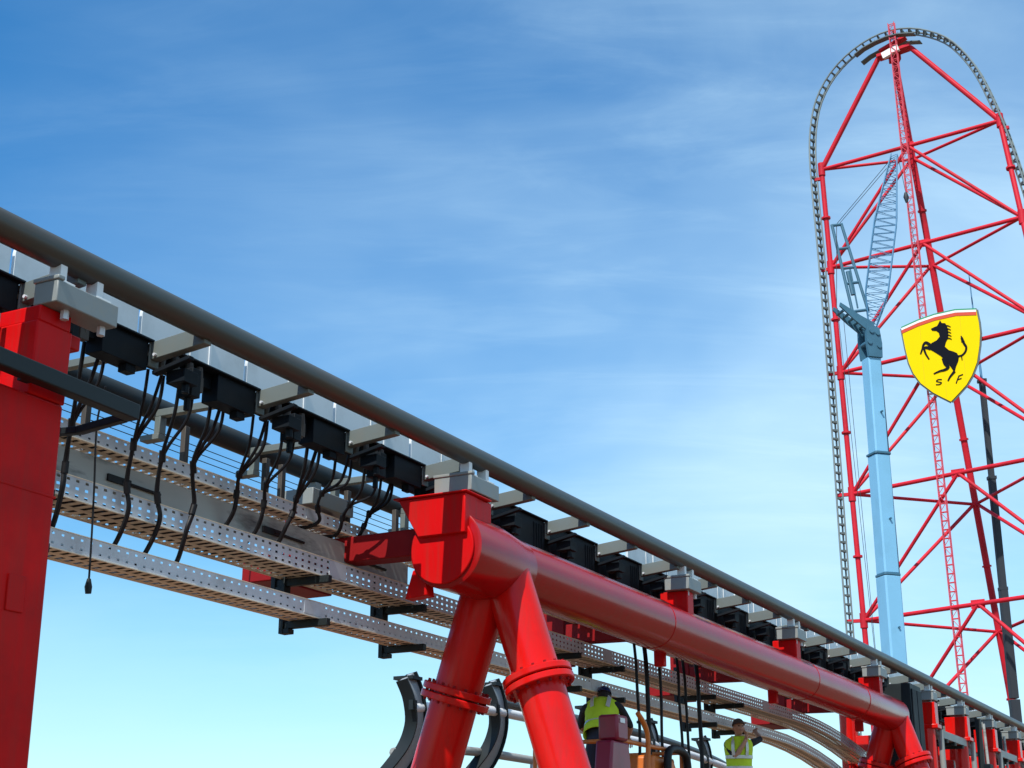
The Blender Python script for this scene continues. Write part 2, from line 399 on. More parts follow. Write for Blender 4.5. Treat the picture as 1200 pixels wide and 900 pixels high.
leg(fr, 27.85, BT-.04, 4.71, -.33, .22, 3.84); leg(fr, 27.85, BT+.04, 4.71, .31, .22, 3.78)
for s_ in (16.9, 22.6, 25.4):
    MB().tube([(s_-.012,BT,BZ),(s_-.004,BT,BZ),(s_+.004,BT,BZ),(s_+.012,BT,BZ)], [BR-.002,BR+.006,BR+.006,BR-.002], 48, caps=False).build('weld_seam', M['redbeam'], fr)
def head(par, s, first=False):
    """cross arm that carries both rails at one support station"""
    b = MB()
    if first:
        # flared head on top of the tube end, round end plate, small gusset low on the far side
        b.prism([(-.10,4.74),(.40,4.74),(.62,5.11),(-.10,5.11)], lambda a,c,d: (d,a,c), s-.10, s+.13)
        b.box((s-.13,-.13,5.112),(s+.36,.66,5.13))
        b.prism([(-.09,4.74),(.3,4.74),(.3,5.11),(-.09,5.11)], lambda a,c,d: (d,a,c), s+.131, s+.42)
        b.prism([(.36,4.22),(.60,4.20),(.52,4.46),(.40,4.50)], lambda a,c,d: (d,a,c), s+.02, s+.16)
        b.tube([(s-.05,BT+.02,4.62),(s-.022,BT+.02,4.62)], .33, 40)
    else:
        b.box((s-.10,-.06,4.80),(s+.10,.30,5.148)); b.box((s-.05,.30,4.26),(s+.05,.43,4.9))
    hd = MB().box((s-.1,1.62,4.45),(s+.3,1.92,5.14)); hd.box((s-.42,1.75,4.41),(s+.52,2.15,4.68)); hd.prism([(.40,4.60),(1.615,4.62),(1.615,4.855),(.40,4.86)], lambda a,c,d: (d,a,c), s+.02 if first else s-.1, s+.26 if first else s+.1)
    hd.build('arm_end_block', M['reddark'], par, bevel=.012)
    o = b.build('cross_arm', M['redflat'], par, bevel=.012)
    bracket_block(par, s+.25 if first else s+.02, hw=.27 if first else .21, t1=.28 if first else .2)
    c = MB(); c.box((s-.3,1.45,5.142),(s+.4,1.85,5.30)); c.box((s-.05,1.6,5.302),(s+.05,1.7,5.43)); c.build('rail_bracket', M['bracket'], par, bevel=.008)
    return o
head(fr, 12.02, True)
for s in (17.62, 21.9, 26.45): head(fr, s)

# nearest column at the left edge of the photo
lc = thing('support_column', 'thick square red column with grey rail bracket at the left edge', 'coaster support', (6.6,.3,0))
MB().box((6.28,.0,.12),(6.92,.62,4.55)).build('column', M['redcol'], lc, bevel=.02)
b = MB(); b.prism([(.002,4.552),(.618,4.552),(.63,5.04),(-.01,5.04)], lambda a,c,d: (d,a,c), 6.62, 6.93)
b.box((6.5,.5,4.57),(6.619,.54,5.03)); b.box((6.64,.0,5.039),(6.92,.6,5.149))
b.box((6.961,.1,4.99),(7.12,.45,5.09))
b.build('column_head', M['redflat'], lc, bevel=.012)
for z_ in (3.95,): MB().box((6.276,-.005,z_-.008),(6.925,.62,z_+.008)).build('weld_seam', M['redcol'], lc, bevel=.004)
MB().box((6.60,-.012,3.2),(6.74,.001,3.42)).build('earthing_plate', M['redcol'], lc, bevel=.004)
bracket_block(lc, 6.93, hw=.28, z0=5.15, t1=.08)
MB().box((6.2,.3,5.06),(6.56,.6,5.12)).box((6.3,.25,4.96),(6.56,.29,5.10)).build('shim_plate', M['bracket'], lc, bevel=.005)
MB().prism([(.62,4.62),(1.9,4.62),(1.9,4.855),(.62,4.855)], lambda a,c,d: (d,a,c), 6.45, 6.75).box((6.4,1.62,4.5),(6.75,1.9,5.4)).build('cross_arm', M['red'], lc, bevel=.01)
MB().box((5.9,-.3,.004),(7.3,.95,.12)).build('base_plate', M['galv'], lc, bevel=.01)

# dark bar crossing in front of that column
cb = thing('cable_rail', 'dark steel bar crossing in front of the left red column, bent back at its end', 'steel bar', (5,-.12,4.6))
MB().bar((3.,-.12,4.68),(7.44,-.12,4.625), .10, .11).build('bar', M['darksteel'], cb, bevel=.01)
MB().bar((7.42,-.06,4.60),(7.47,.38,4.585), .06, .055).bar((7.47,.38,4.585),(7.47,.60,4.60), .06, .05).build('arm', M['darksteel'], cb, bevel=.006)
MB().bar((6.55,-.06,4.64),(6.55,.0,4.64), .08, .08).build('clip', M['darksteel'], cb)

# ------------------------------------------------------------------ row of further supports
def far_support(s, label):
    f = thing('support_column', label, 'coaster support', (s,0,0), 'red support columns in a row under the far track')
    b = MB(); b.box((s-.12,-.12,4.70),(s+.14,.34,5.115)); b.box((s-.16,-.16,4.62),(s+.18,.40,4.70)); b.build('column_head', M['red'], f, bevel=.012)
    bracket_block(f, s+.02, hw=.17)
    MB().tube([(s,.08,4.62),(s,.08,.1)], .15, 20).build('column', M['red'], f)
    MB().tube([(s,1.6,5.0),(s,1.6,.1)], .17, 20).build('column', M['red'], f)
    fl = MB()
    for z in (3.9, 3.82): fl.tube([(s,1.6,z),(s,1.6,z-.06)], .27, 20)
    for z in (3.6, 3.52): fl.tube([(s,.08,z),(s,.08,z-.06)], .24, 20)
    fl.build('flange', M['red'], f, bevel=.006)
    MB().prism([(.2,4.25),(1.5,4.25),(1.5,4.55),(.2,4.55)], lambda a,c,d: (d,a,c), s-.08, s+.08).build('cross_arm', M['red'], f, bevel=.01)
    MB().tube([(s+.22,-.12,4.62),(s+.22,-.12,.1)], .055, 10).tube([(s+.22,-.12,4.5),(s+.2,.0,4.62)], .05, 8).build('drain_pipe', M['bracket'], f)
    MB().box((s-.4,-.3,.004),(s+.4,2.0,.1)).build('base_plate', M['galv'], f)
    b2 = MB().box((s-.3,1.45,5.05),(s+.3,1.85,5.3)); b2.box((s-.05,1.6,5.302),(s+.05,1.7,5.43)); b2.build('rail_bracket', M['bracket'], f, bevel=.008)
for s, lab in ((30.2,'red column with pale pipe right beside the dark cabinet under the track'),
               (33.05,'red column, second to the right of the dark cabinet under the track'),
               (35.9,'red column, third to the right of the dark cabinet under the track'),
               (38.8,'red column, fourth to the right of the dark cabinet, at the right edge'),
               (41.7,'red column mostly hidden behind nearer ones at the far right under the track'),
               (44.6,'rearmost red column under the far end of the track')):
    far_support(s, lab)

# ------------------------------------------------------------------ cable trays
def sidewall(mb, pts, h, rows, pitch, r, t):
    """perforated strip following pts [(s,z)], bottom edge at z, each cell a square ring round a hole"""
    L = [0]
    for i in range(1, len(pts)): L.append(L[-1]+math.hypot(pts[i][0]-pts[i-1][0], pts[i][1]-pts[i-1][1]))
    def at(d):
        for i in range(1, len(pts)):
            if d <= L[i] or i == len(pts)-1:
                f = (d-L[i-1])/(L[i]-L[i-1]); return (pts[i-1][0]+(pts[i][0]-pts[i-1][0])*f, pts[i-1][1]+(pts[i][1]-pts[i-1][1])*f)
    n = int(L[-1]/pitch); ch = h/rows
    for i in range(n):
        d0 = i*pitch
        for q in range(rows):
            z0 = q*ch
            P = lambda dd, dz: (at(dd)[0], t, at(dd)[1]+z0+dz)
            hx0, hx1, hz0, hz1 = pitch*.5-r, pitch*.5+r, ch*.5-r*.6, ch*.5+r*.6
            vs = [P(d0,0),P(d0+pitch,0),P(d0+pitch,ch),P(d0,ch),P(d0+hx0,hz0),P(d0+hx1,hz0),P(d0+hx1,hz1),P(d0+hx0,hz1)]
            mb.add(vs, [(0,1,5,4),(1,2,6,5),(2,3,7,6),(3,0,4,7)])
def tray(name, label, pts, t0, t1, h, rows, slot, hangers=(), posts=()):
    th = thing(name, label, 'cable tray', (pts[0][0],t0,pts[0][1]))
    hr_ = .013 if rows == 1 else .017
    rows = {1:2, 2:3}[rows]
    w = MB(); sidewall(w, pts, h, rows, .1, hr_, t0); w.build('side_wall', M['galv'], th, smooth=False)
    w = MB(); sidewall(w, pts, h, rows, .1, hr_, t1); w.build('side_wall', M['galv'], th, smooth=False)
    # slotted floor: rungs and two edge flanges
    f = MB(); Ls = [0]
    for i in range(1, len(pts)): Ls.append(Ls[-1]+math.hypot(pts[i][0]-pts[i-1][0], pts[i][1]-pts[i-1][1]))
    def at(d):
        for i in range(1, len(pts)):
            if d <= Ls[i] or i == len(pts)-1:
                q = (d-Ls[i-1])/(Ls[i]-Ls[i-1]); return (pts[i-1][0]+(pts[i][0]-pts[i-1][0])*q, pts[i-1][1]+(pts[i][1]-pts[i-1][1])*q)
    for i in range(int(Ls[-1]/slot)):
        (a, za), (b, zb) = at(i*slot), at(i*slot+slot*.56)
        f.add([(a,t0,za),(b,t0,zb),(b,t1,zb),(a,t1,za)], [(0,1,2,3)])
    for i in range(len(pts)-1):
        (a, za), (b, zb) = pts[i], pts[i+1]
        for u0, u1 in ((t0,t0+.035),(t1-.035,t1),((t0+t1)/2-.03,(t0+t1)/2+.03)):
            f.add([(a,u0,za-.002),(b,u0,zb-.002),(b,u1,zb-.002),(a,u1,za-.002)], [(0,1,2,3)])
        for u in (t0, t1):
            f.bar((a,u,za+h),(b,u,zb+h), .012, .006); f.bar((a,u,za-.004),(b,u,zb-.004), .012, .008)
    f.build('slotted_floor', M['floor'], th, smooth=False)
    c = MB()                                              # cables lying in the tray
    rnd = random.Random(len(label))
    for q in range(5):
        u = t0+.07+(t1-t0-.14)*q/4
        c.tube([(p[0], u+rnd.uniform(-.02,.02), p[1]+.028+rnd.uniform(0,.012)) for p in pts], .019, 6)
    c.build('cables', M['black'], th)
    for s in [4.6+6.1*k+.37*rows for k in range(4)]:
        z = at(max(0,s-pts[0][0]))[1]
        sp_ = MB().box((s-.14,t0-.006,z+.012),(s+.14,t0-.001,z+h-.008))
        sp_.build('splice_plate', M['galv'], th)
    for s in hangers:
        z = at(max(0,s-pts[0][0]))[1]
        MB().box((s-.03,t0-.1,z-.075),(s+.03,t1+.06,z-.008)).box((s-.05,t1+.062,z-.12),(s+.05,t1+.11,z+.42)).box((s-.045,t1-.0,z-.12),(s+.045,t1+.061,z-.076)).build('hanger', M['darksteel'], th, bevel=.004)
    for s in posts:
        z = at(max(0,s-pts[0][0]))[1]
        MB().box((s-.03,t1+.0,z+.02),(s+.03,t1+.05,5.42)).build('hanger_post', M['gland'], th, bevel=.004)
    return th
fine = lambda a, b, z: [(a+(b-a)*i/8, z) for i in range(9)]
HG = (8.0, 11.55, 13.25, 16.9, 18.2, 21.5, 22.7)
def drop(z, s0, s1, dz):   # curve that falls away at the far end
    return [(s0+(s1-s0)*i/8, z-dz*(i/8)**2) for i in range(1, 9)]
tray('cable_tray', 'uppermost perforated cable tray, narrow, just below the far rail', fine(3.,27.,4.87), 1.22, 1.49, .11, 1, .10, (), (8.7,9.9,11.05,11.3,12.4,13.3,15.1,16.4,18.9))
tray('cable_tray', 'wide middle cable tray with slotted tan underside, behind the hanging black cables', fine(3.,25.5,4.395)+drop(4.395,25.5,31.,.55), 1.20, 1.62, .17, 2, .115, HG)
tray('cable_tray', 'lowest perforated cable tray against open sky, bending down above the worker', fine(3.,24.2,4.0)+drop(4.0,24.2,31.,1.0), 1.20, 1.51, .14, 1, .10, HG)
ch = thing('steel_channel', 'stained grey steel channel between the upper two cable trays', 'steel beam', (3,1.25,4.6))
MB().box((3.,1.285,4.575),(13.2,1.30,4.80)).box((3.,1.301,4.575),(13.2,1.42,4.588)).box((3.,1.301,4.787),(13.2,1.42,4.80)).build('web', M['channel'], ch, bevel=.004)
for s in (8.9, 10.9, 12.3):
    MB().box((s-.16,1.262,4.645),(s+.10,1.283,4.70)).tube([(s,1.27,4.67),(s+.45,1.268,4.665)], .014, 8).build('cable_joint', M['black'], ch)
for i, z in enumerate((5.385,5.445,5.505)):
    o = MB().tube([(3.,2.0,z),(9,2.0,z-.01),(14,2.0,z),(20,2.0,z-.01)], .004, 6)
    solo(o, 'wire_rope', M['darksteel'], ('lowest','middle','top')[i]+' thin wire rope stretched level below the far rail', 'wire rope', (3,2.0,z), 'wire ropes below the far rail')

# ------------------------------------------------------------------ hanging cable bundles
def smooth_path(pts, n=6):
    P = [Vector(p) for p in pts]; out = []
    for i in range(len(P)-1):
        p0 = P[max(i-1,0)]; p1 = P[i]; p2 = P[i+1]; p3 = P[min(i+2,len(P)-1)]
        for j in range(n):
            u = j/n
            out.append(.5*((2*p1)+(-p0+p2)*u+(2*p0-5*p1+4*p2-p3)*u*u+(-p0+3*p1-3*p2+p3)*u**3))
    out.append(P[-1]); return out
names = ['thick black cable bundle beside the left red column, down to the lowest tray',
 'black cable bundle, second from the left column, down to the lowest tray',
 'black cable bundle, third from the left column, down to the lowest tray',
 'black cable bundle, fourth from the left column, down to the lowest tray',
 'black cable bundle, fifth from the left column, down to the lowest tray',
 'black cable bundle, leftmost of three looping in front of the grey channel',
 'black cable bundle, middle of three looping in front of the grey channel',
 'black cable bundle, rightmost of three looping in front of the grey channel',
 'black cable bundle, leftmost of three beside the red beam end, into the upper tray',
 'black cable bundle, middle of three beside the red beam end, into the upper tray',
 'black cable bundle, nearest to the red beam end, into the upper tray']
spec = [(7.48,3),(7.95,3),(8.62,3),(8.96,3),(9.36,3),(9.95,2),(10.33,2),(10.72,2),(11.2,1),(11.62,1),(11.95,1)]
TAIL = {3: [(.22,1.13,4.62),(.235,1.145,4.42),(.24,1.25,4.165),(.21,1.34,4.06)], 2: [(.20,1.12,4.86),(.235,1.16,4.72),(.22,1.236,4.59),(.17,1.31,4.47)], 1: [(.16,1.12,4.98),(.20,1.165,4.885),(.20,1.25,4.825),(.17,1.36,4.815)]}
for i, (s, kind) in enumerate(spec):
    rnd = random.Random(i*3+1)
    j = lambda a=.025: rnd.uniform(-a, a)
    jt = Vector((s+.10+j(), 1.02+j(), {3:4.90,2:4.98,1:5.06}[kind]+j(.05)))
    th = thing('cable_bundle', names[i], 'cable bundle', (s,.8,5.2), 'black cable bundles hanging under the track')
    tail = [Vector((s+a+(j(.05) if q < 2 else j(.015)), b_, c_)) for q, (a, b_, c_) in enumerate(TAIL[kind])]
    for q in ((-1, 0, 1) if i % 3 else (-1, 1)):           # loose strands at the top, gathered lower down
        o = Vector((q*.014, q*.004, 0)); w_ = .06+rnd.uniform(0, .07)
        pts = [(s+q*w_*1.1, .70+.05*abs(q), 5.40), (s+.02+q*w_,.80,5.16)] + [jt+o] + [p_+o*(1.2 if k_ == 3 else .8) for k_, p_ in enumerate(tail)]
        MB().tube(smooth_path(pts), .0125+rnd.uniform(0,.004), 8).build('cable', M['black'], th)
    w = MB(); w.tube([jt+Vector((-.01,0,.02)), jt+(tail[0]-jt)*.22], .027, 10); w.build('tape_wrap', M['black'], th)
    w = MB(); w.tube([tail[0]+Vector((0,0,.01)), tail[0]+(tail[1]-tail[0])*.4], .027, 10); w.build('tape_wrap', M['black'], th)
CORD_S, CORD_Z = 8.45, 3.70
cord = thing('cable', 'single thin black cord hanging free with a small plug at its end', 'cable', (7.95,1.0,5.1))
pp = smooth_path([(8.34,1.0,5.25),(8.38,1.09,4.98),(8.42,1.10,4.5),(8.44,1.10,4.1),(CORD_S,1.10,CORD_Z+.10)])
MB().tube(pp, .008, 6).build('cord', M['black'], cord)
MB().tube([(CORD_S,1.10,CORD_Z+.11),(CORD_S,1.10,CORD_Z+.05),(CORD_S+.005,1.10,CORD_Z)], [.014,.028,.022], 8).build('plug', M['darksteel'], cord)
hang = [(17.62,.75),(18.02,.78),(18.3,.72),(19.15,.8),(19.5,.85),(19.8,.78)]
hn = ['leftmost','second from left','third from left','fourth from left','fifth from left','rightmost']
for i, (s, t) in enumerate(hang):
    rnd = random.Random(40+i)
    pts = [(s,t,4.95),(s+.02,t-.05,4.4)] + [(s+.03+rnd.uniform(-.03,.03)+.02*k, t-.06, 4.0-.5*k) for k in range(6)]
    solo(MB().tube(smooth_path(pts), .020 if i not in (1,5) else .03, 8), 'cable', M['black'], hn[i]+' of six black cables hanging straight down below the long red beam', 'cable', (s,t,4.95), 'cables hanging below the red beam')

# ------------------------------------------------------------------ clutter under the far end
cab = thing('cabinet', 'tall dark cabinet standing between the far red legs and the column row', 'cabinet', (29.,.1,0))
MB().box((28.55,-.05,.1),(29.35,.55,5.3)).build('housing', M['darksteel'], cab, bevel=.01)
MB().box((28.6,-.075,.2),(28.92,-.053,5.2)).box((28.97,-.075,.2),(29.3,-.053,5.2)).build('door', M['dark'], cab, bevel=.006)
MB().box((28.5,-.1,.004),(29.4,.6,.098)).build('plinth', M['galv'], cab)
for s0, s1, z, lab in ((30.8,32.9,4.55,'pale grey conduit channel between the first two red columns of the row'),(36.2,38.4,4.62,'pale grey conduit channel between the last two red columns of the row')):
    c = thing('conduit_channel', lab, 'conduit', (s0,.0,z), 'conduit channels under the far track')
    MB().box((s0,-.05,z),(s1,.25,z+.03)).box((s0,-.08,z-.05),(s1,-.051,z+.1)).box((s0,.251,z-.05),(s1,.28,z+.1)).build('channel', M['bracket'], c, bevel=.005)
    for q in (.3, 1.0, 1.7): MB().box((s0+q-.03,-.1,z-.12),(s0+q+.03,.3,z-.051)).build('clip', M['darksteel'], c)
for s, t, lab in ((34.4,-.05,'grey post with junction box, left one between the far red columns'),(37.4,.1,'grey post with junction box, right one between the far red columns'),(31.6,1.2,'grey post behind the pale conduit channel')):
    c = thing('cable_post', lab, 'post', (s,t,0), 'grey cable posts under the far track')
    MB().box((s-.06,t-.06,.05),(s+.06,t+.06,5.2)).build('post', M['darksteel'], c, bevel=.006)
    MB().box((s-.16,t-.20,3.7),(s+.16,t-.063,4.25)).build('junction_box', M['dark'], c, bevel=.01)
    MB().tube([(s+.05,t-.12,4.25),(s+.05,t-.1,5.1)], .03, 8).tube([(s-.05,t-.12,3.7),(s-.05,t-.12,.1)], .03, 8).build('conduit', M['channel'], c)
    MB().box((s-.2,t-.2,.004),(s+.2,t+.2,.05)).build('base_plate', M['galv'], c)
for s, lab in ((31.2,'dark walkway panel slung low beside the far red legs'),(34.6,'dark walkway panel slung low behind the second red column'),(38.0,'dark walkway panel slung low at the far right')):
    c = thing('walkway_panel', lab, 'walkway', (s,1.0,3.9), 'walkway panels under the far track')
    MB().box((s-1.2,.6,3.95),(s+1.2,1.4,4.0)).box((s-1.2,.58,3.8),(s+1.2,.6,4.06)).build('deck', M['darksteel'], c, bevel=.004)
    for q in (-1.,0,1.): MB().box((s+q-.02,.56,3.3),(s+q+.02,.578,5.1)).build('post', M['channel'], c)
    MB().box((s-1.2,.55,4.35),(s+1.2,.559,4.40)).box((s-1.2,.55,3.45),(s+1.2,.559,3.5)).build('rail', M['tie'], c)

# ------------------------------------------------------------------ second, lower track behind
lt = thing('return_track', 'lower grey track with curved yokes running behind the red legs', 'coaster track', (12,5,3.5))
def lz(s):  # slight rise, then a fall towards the far end
    return 4.50 - .022*max(0, 22.5-s)**2 - .008*max(0, s-28)**2 - max(0, s-33)**2*.03
sv = [19.42+i*.5 for i in range(33)]
MB().tube([(s,5.0,lz(s)-.10) for s in sv], .075, 14).build('rail', M['white'], lt)
MB().tube([(s,5.5,lz(s)+.18) for s in sv[4:]], .085, 14).build('rail', M['rail'], lt)
MB().tube([(s,5.3,lz(s)-.72) for s in sv], .07, 12).build('spine_tube', M['channel'], lt)
for k, s in enumerate((19.45,22.0,25.6,28.4,31.3,33.7)):
    z = lz(s)
    big = 1.0 if k < 2 else .8
    # curved C-shaped yoke: from rail clamp, bulging out and sweeping down and back
    arc = smooth_path([(s-.12,5.05,z+.34),(s+.02,5.0,z+.05),(s+.16,5.05,z-.35),(s+.08,5.2,z-.80),(s-.3,5.5,z-1.35),(s-.9,5.9,z-1.9)], 5)
    def sweep(mb, e0, e1, w):
        vs = []; fs = []; n_ = len(arc)
        for i in range(n_):
            dv = (arc[min(i+1,n_-1)]-arc[max(i-1,0)]).normalized(); sd_ = dv.cross(Vector((0,1,0))).normalized(); wd = dv.cross(sd_)
            for ee, ww in ((e0,-w),(e1,-w),(e1,w),(e0,w)): vs.append(arc[i]+sd_*ee*big+wd*ww*big)
        for i in range(n_-1):
            for q in range(4):
                q2 = (q+1) % 4; fs.append((i*4+q,i*4+q2,(i+1)*4+q2,(i+1)*4+q))
        fs += [(3,2,1,0), tuple(range((n_-1)*4, n_*4))]
        mb.add(vs, fs); return mb
    y = sweep(MB(), -.13, .13, .05).build('yoke', M['yoke'], lt, bevel=.004)
    for e in (-.155, .131): sweep(MB(), e, e+.024, .10).build('flange', M['darksteel'], y)
    b = MB(); b.box((s-.16,4.92,z+.30),(s+.12,5.25,z+.35)); b.box((s-.14,4.92,z-.14),(s-.02,4.99,z+.0)); b.build('rail_clamp', M['darksteel'], y)
for s in (24.3, 34.):
    MB().tube([(s,5.45,lz(s)-.72),(s,5.6,.0)], .11, 18).build('support_leg', M['yoke'], lt)

# small red A-frame and lattice mast far behind
def world_at(az_px, D): return Vector((math.sin(az_px)*D, math.cos(az_px)*D, 0))
fa = thing('support_frame', 'small distant red A-frame seen under the curved cable tray', 'coaster support', (15.0,57.,0), frame='world')
for q in (-1,1): MB().tube([(15.0,57.,8.6),(15.0+q*1.9,57.+q*.3,0)], .22, 14).build('leg', M['red_mat'], fa)
MB().tube([(14.6,57,8.62),(15.4,57,8.62)], .25, 14).build('head_tube', M['red_mat'], fa)
lm = thing('lattice_mast', 'thin grey lattice mast leaning beside the small distant red A-frame', 'lattice mast', (12.6,57.5,0), frame='world')
b = MB()
tp = Vector((14.4,57.5,8.9)); bp_ = Vector((12.6,57.5,0)); dr = tp-bp_
ofs = [Vector((.22,0,-.04)),Vector((-.22,0,.04)),Vector((0,.4,0))]
for o_ in ofs: b.tube([bp_+o_, tp+o_], .05, 6)
b.build('chord', M['channel'], lm)
b = MB()
for i in range(22):
    p = bp_+dr*(i/22); q = bp_+dr*((i+1)/22)
    for k in range(3): b.tube([p+ofs[k], q+ofs[(k+1) % 3]], .03, 5)
b.build('lacing', M['channel'], lm)

# ------------------------------------------------------------------ top hat tower (world frame)
PH = Vector((.825,-.565,0)).normalized(); PN = Vector((-.565,-.825,0)).normalized(); PC = Vector((51,178.6,0))
def pl_(a, z, n=0): return PC + PH*a + PN*n + Vector((0,0,z))
LV = [93.3,79.2,64.7,48.8,33.1,16.5,.2]
def Lc(z): return Vector((41.2+(93.2-z)*.020, 185.5-(93.2-z)*.005, z))
def Rc(z): return Vector((60.8+(93.2-z)*.045, 171.8-(93.2-z)*.150, z))
def Mc(z): return Vector((54.4+(93.2-z)*.118, 185.+(93.2-z)*.140, z))
tw = thing('coaster_tower', 'tall red tubular lattice tower inside the top hat track', 'coaster tower', (51,180,0), frame='world')
def rod(name, p, q, r, n=10, par=tw, m='red_mat'): return MB().tube([p, q], r, n).build(name, M[m], par)
PEAK_L, PEAK_R, PEAK_M = pl_(-2.8,107.2), pl_(1.5,107.2), pl_(-1.0,107.2,-.6)
rod('column', Lc(93.3), Lc(.2), .33, 14); rod('column', Rc(93.3), Rc(.2), .33, 14); rod('column', PEAK_M, Mc(.2), .42, 14)
# the upper part of the rear column meets the peak
rod('peak_strut', Lc(93.3), PEAK_L, .34, 12); rod('peak_strut', Rc(93.3), PEAK_R, .34, 12)
def Mn(z):
    p, q = PEAK_M, Mc(.2); f = (p.z-z)/(p.z-q.z); return p+(q-p)*f
for i, z in enumerate(LV[:-1]):
    L_, R__, M_ = Lc(z), Rc(z), Mn(z); Q_ = (L_+R__)/2
    rod('cross_beam', L_, R__, .26); rod('cross_beam', L_, M_+Vector((0,0,-.2)), .2); rod('cross_beam', M_+Vector((0,0,-.2)), R__, .2)
    z2 = LV[i+1]
    rod('diagonal_brace', Q_, Lc(z2), .22); rod('diagonal_brace', Q_, Rc(z2), .22)
    rod('diagonal_brace', M_, Lc(z2), .22); rod('diagonal_brace', M_, Rc(z2), .22)
    for fn_ in (Lc, Rc, Mn):
        zc_ = (z+LV[i+1])/2
        MB().tube([fn_(zc_+.12), fn_(zc_-.12)], .58, 14).build('flange', M['red_mat'], tw)
    MB().bar(Q_-PH*.8, Q_+PH*.8, .1, 1.0).build('gusset_plate', M['red_mat'], tw)
    for P_ in (L_, R__): MB().tube([P_+Vector((0,0,-.9)), P_+Vector((0,0,.9))], .46, 14).build('node_sleeve', M['red_mat'], tw)
# brackets that tie the track to the side columns
for z in (92.,79,64.7,48.8,33.1):
    MB().bar(Lc(z), pl_(-12.95,z), .4, .4).build('track_bracket', M['red_mat'], tw)
    MB().bar(Rc(z), Rc(z)+PH*.9, .4, .4).build('track_bracket', M['red_mat'], tw)
# head and service platform under the crest
b = MB(); b.bar(pl_(-2.9,107.1), pl_(1.6,107.3), 1.5, .4); b.bar(pl_(-2.6,107.9), pl_(1.0,108.9), 1.0, .35); b.bar(pl_(-.9,106.2,-.6), pl_(-.9,107.4,-.6), 1.3, 1.3, up=(1,0,0))
b.build('tower_head', M['red_mat'], tw)
b = MB()
pf = [(-5.6,107.7),(-4.4,108.3),(-2.8,108.7),(-1.2,108.9),(.4,108.8),(1.6,108.5),(2.6,108.2)]
for i in range(6):
    b.bar(pl_(*pf[i],1.2), pl_(*pf[i+1],1.2), 1.0, .12); b.bar(pl_(*pf[i],1.2), pl_(*pf[i],1.2)+Vector((0,0,.5)), .06, .06, up=(1,0,0))
    b.bar(pl_(*pf[i],-1.2), pl_(*pf[i+1],-1.2), 1.0, .12)
b.build('service_platform', M['trktie'], tw)
b = MB(); b.bar(pl_(-1.9,106.4,1.2), pl_(.3,107.0,1.2), .5, .9); b.build('machine_box', M['signwht'], tw)
# thin lattice ladder up the front face
lad = MB()
def LD(z): return Vector((51.4-(z-50)*.012+.6*0, 177.6+(z-50)*.018, z)) + PN*1.0
w1, w2 = PH*.40, PN*.4
zz = [0.3+i*1.05 for i in range(106)]
for o_ in (w1, -w1, w1+w2, -w1+w2): lad.tube([LD(z)+o_ for z in (0.3,40,80,110.8)], .06, 6)
for i, z in enumerate(zz):
    lad.tube([LD(z)+w1, LD(z)-w1], .05, 5); lad.tube([LD(z)+w1+w2, LD(z)-w1+w2], .06, 5)
    if i+1 < len(zz): lad.tube([LD(z)+w1*(1 if i % 2 else -1)+w2, LD(zz[i+1])+w1*(-1 if i % 2 else 1)+w2], .04, 5)
M['ladder'] = mat('ladder_red_paint', (.62,.05,.075), .5, 0, .12, .4)
lad.build('ladder', M['ladder'], tw, smooth=False)

# ------------------------------------------------------------------ top hat track
tt = thing('top_hat_track', 'grey ladder-like track arching over the top of the red tower', 'coaster track', tuple(pl_(-12.6,0)), frame='world')
prof = [(-12.5,.4),(-12.55,15),(-12.6,31),(-12.7,42),(-12.72,54),(-12.8,67),(-12.95,80),(-13.2,89.7),(-13.22,95.35),(-12.8,99.7),(-11.7,103.46),(-9.5,106.65),(-6.3,108.98),(-2.6,110.15),(.9,109.95),(4.3,108.4),(7.23,105.85),(9.8,101.4),(11.56,95.99),(12.7,91.5),(13.8,85.9),(15.,78.8),(16.8,66),(18.6,52),(20.4,38),(22.2,24),(24.4,10),(26,.5)]
dense = smooth_path([(a,0,z) for a, z in prof], 12)
L = [0]
for i in range(1, len(dense)): L.append(L[-1]+(dense[i]-dense[i-1]).length)
def tr_at(d):
    import bisect
    i = min(max(1, bisect.bisect(L, d)), len(L)-1); f = (d-L[i-1])/max(1e-6, L[i]-L[i-1])
    p = dense[i-1]+(dense[i]-dense[i-1])*f; t = (dense[i]-dense[i-1]).normalized()
    return p, t
tot = L[-1]
def tr_pt(d, side, inward):
    p, t = tr_at(d); inn = Vector((t.z,0,-t.x))     # to the inside of the arch
    q = p + inn*inward; return pl_(q.x, q.z, side)
ds = [tot*i/170 for i in range(171)]
MB().tube([tr_pt(d,.62,0) for d in ds], .12, 8).build('rail', M['trk'], tt)
MB().tube([tr_pt(d,-.62,0) for d in ds], .12, 8).build('rail', M['trk'], tt)
MB().tube([tr_pt(d,0,.6) for d in ds], .11, 8).build('spine_tube', M['trk'], tt)
def tie_mb(b, d):
    b.bar(tr_pt(d,.62,0), tr_pt(d,0,.6), .24, .1, up=PN); b.bar(tr_pt(d,-.62,0), tr_pt(d,0,.6), .24, .1, up=PN)
    b.bar(tr_pt(d,.66,.05), tr_pt(d,-.66,.05), .24, .12, up=tr_at(d)[1].x*PH+Vector((0,0,tr_at(d)[1].z)))
rest = MB(); d = .6; n = 0
while d < tot-.5:
    p, t = tr_at(d)
    if p.z > 29.5 and n < 100 and p.x < 13.6:
        b = MB(); tie_mb(b, d); b.build('cross_tie', M['trktie'], tt, smooth=False); n += 1
    else: tie_mb(rest, d)
    d += 1.1
rest.build('cross_tie', M['trktie'], tt, smooth=False, kind='stuff')

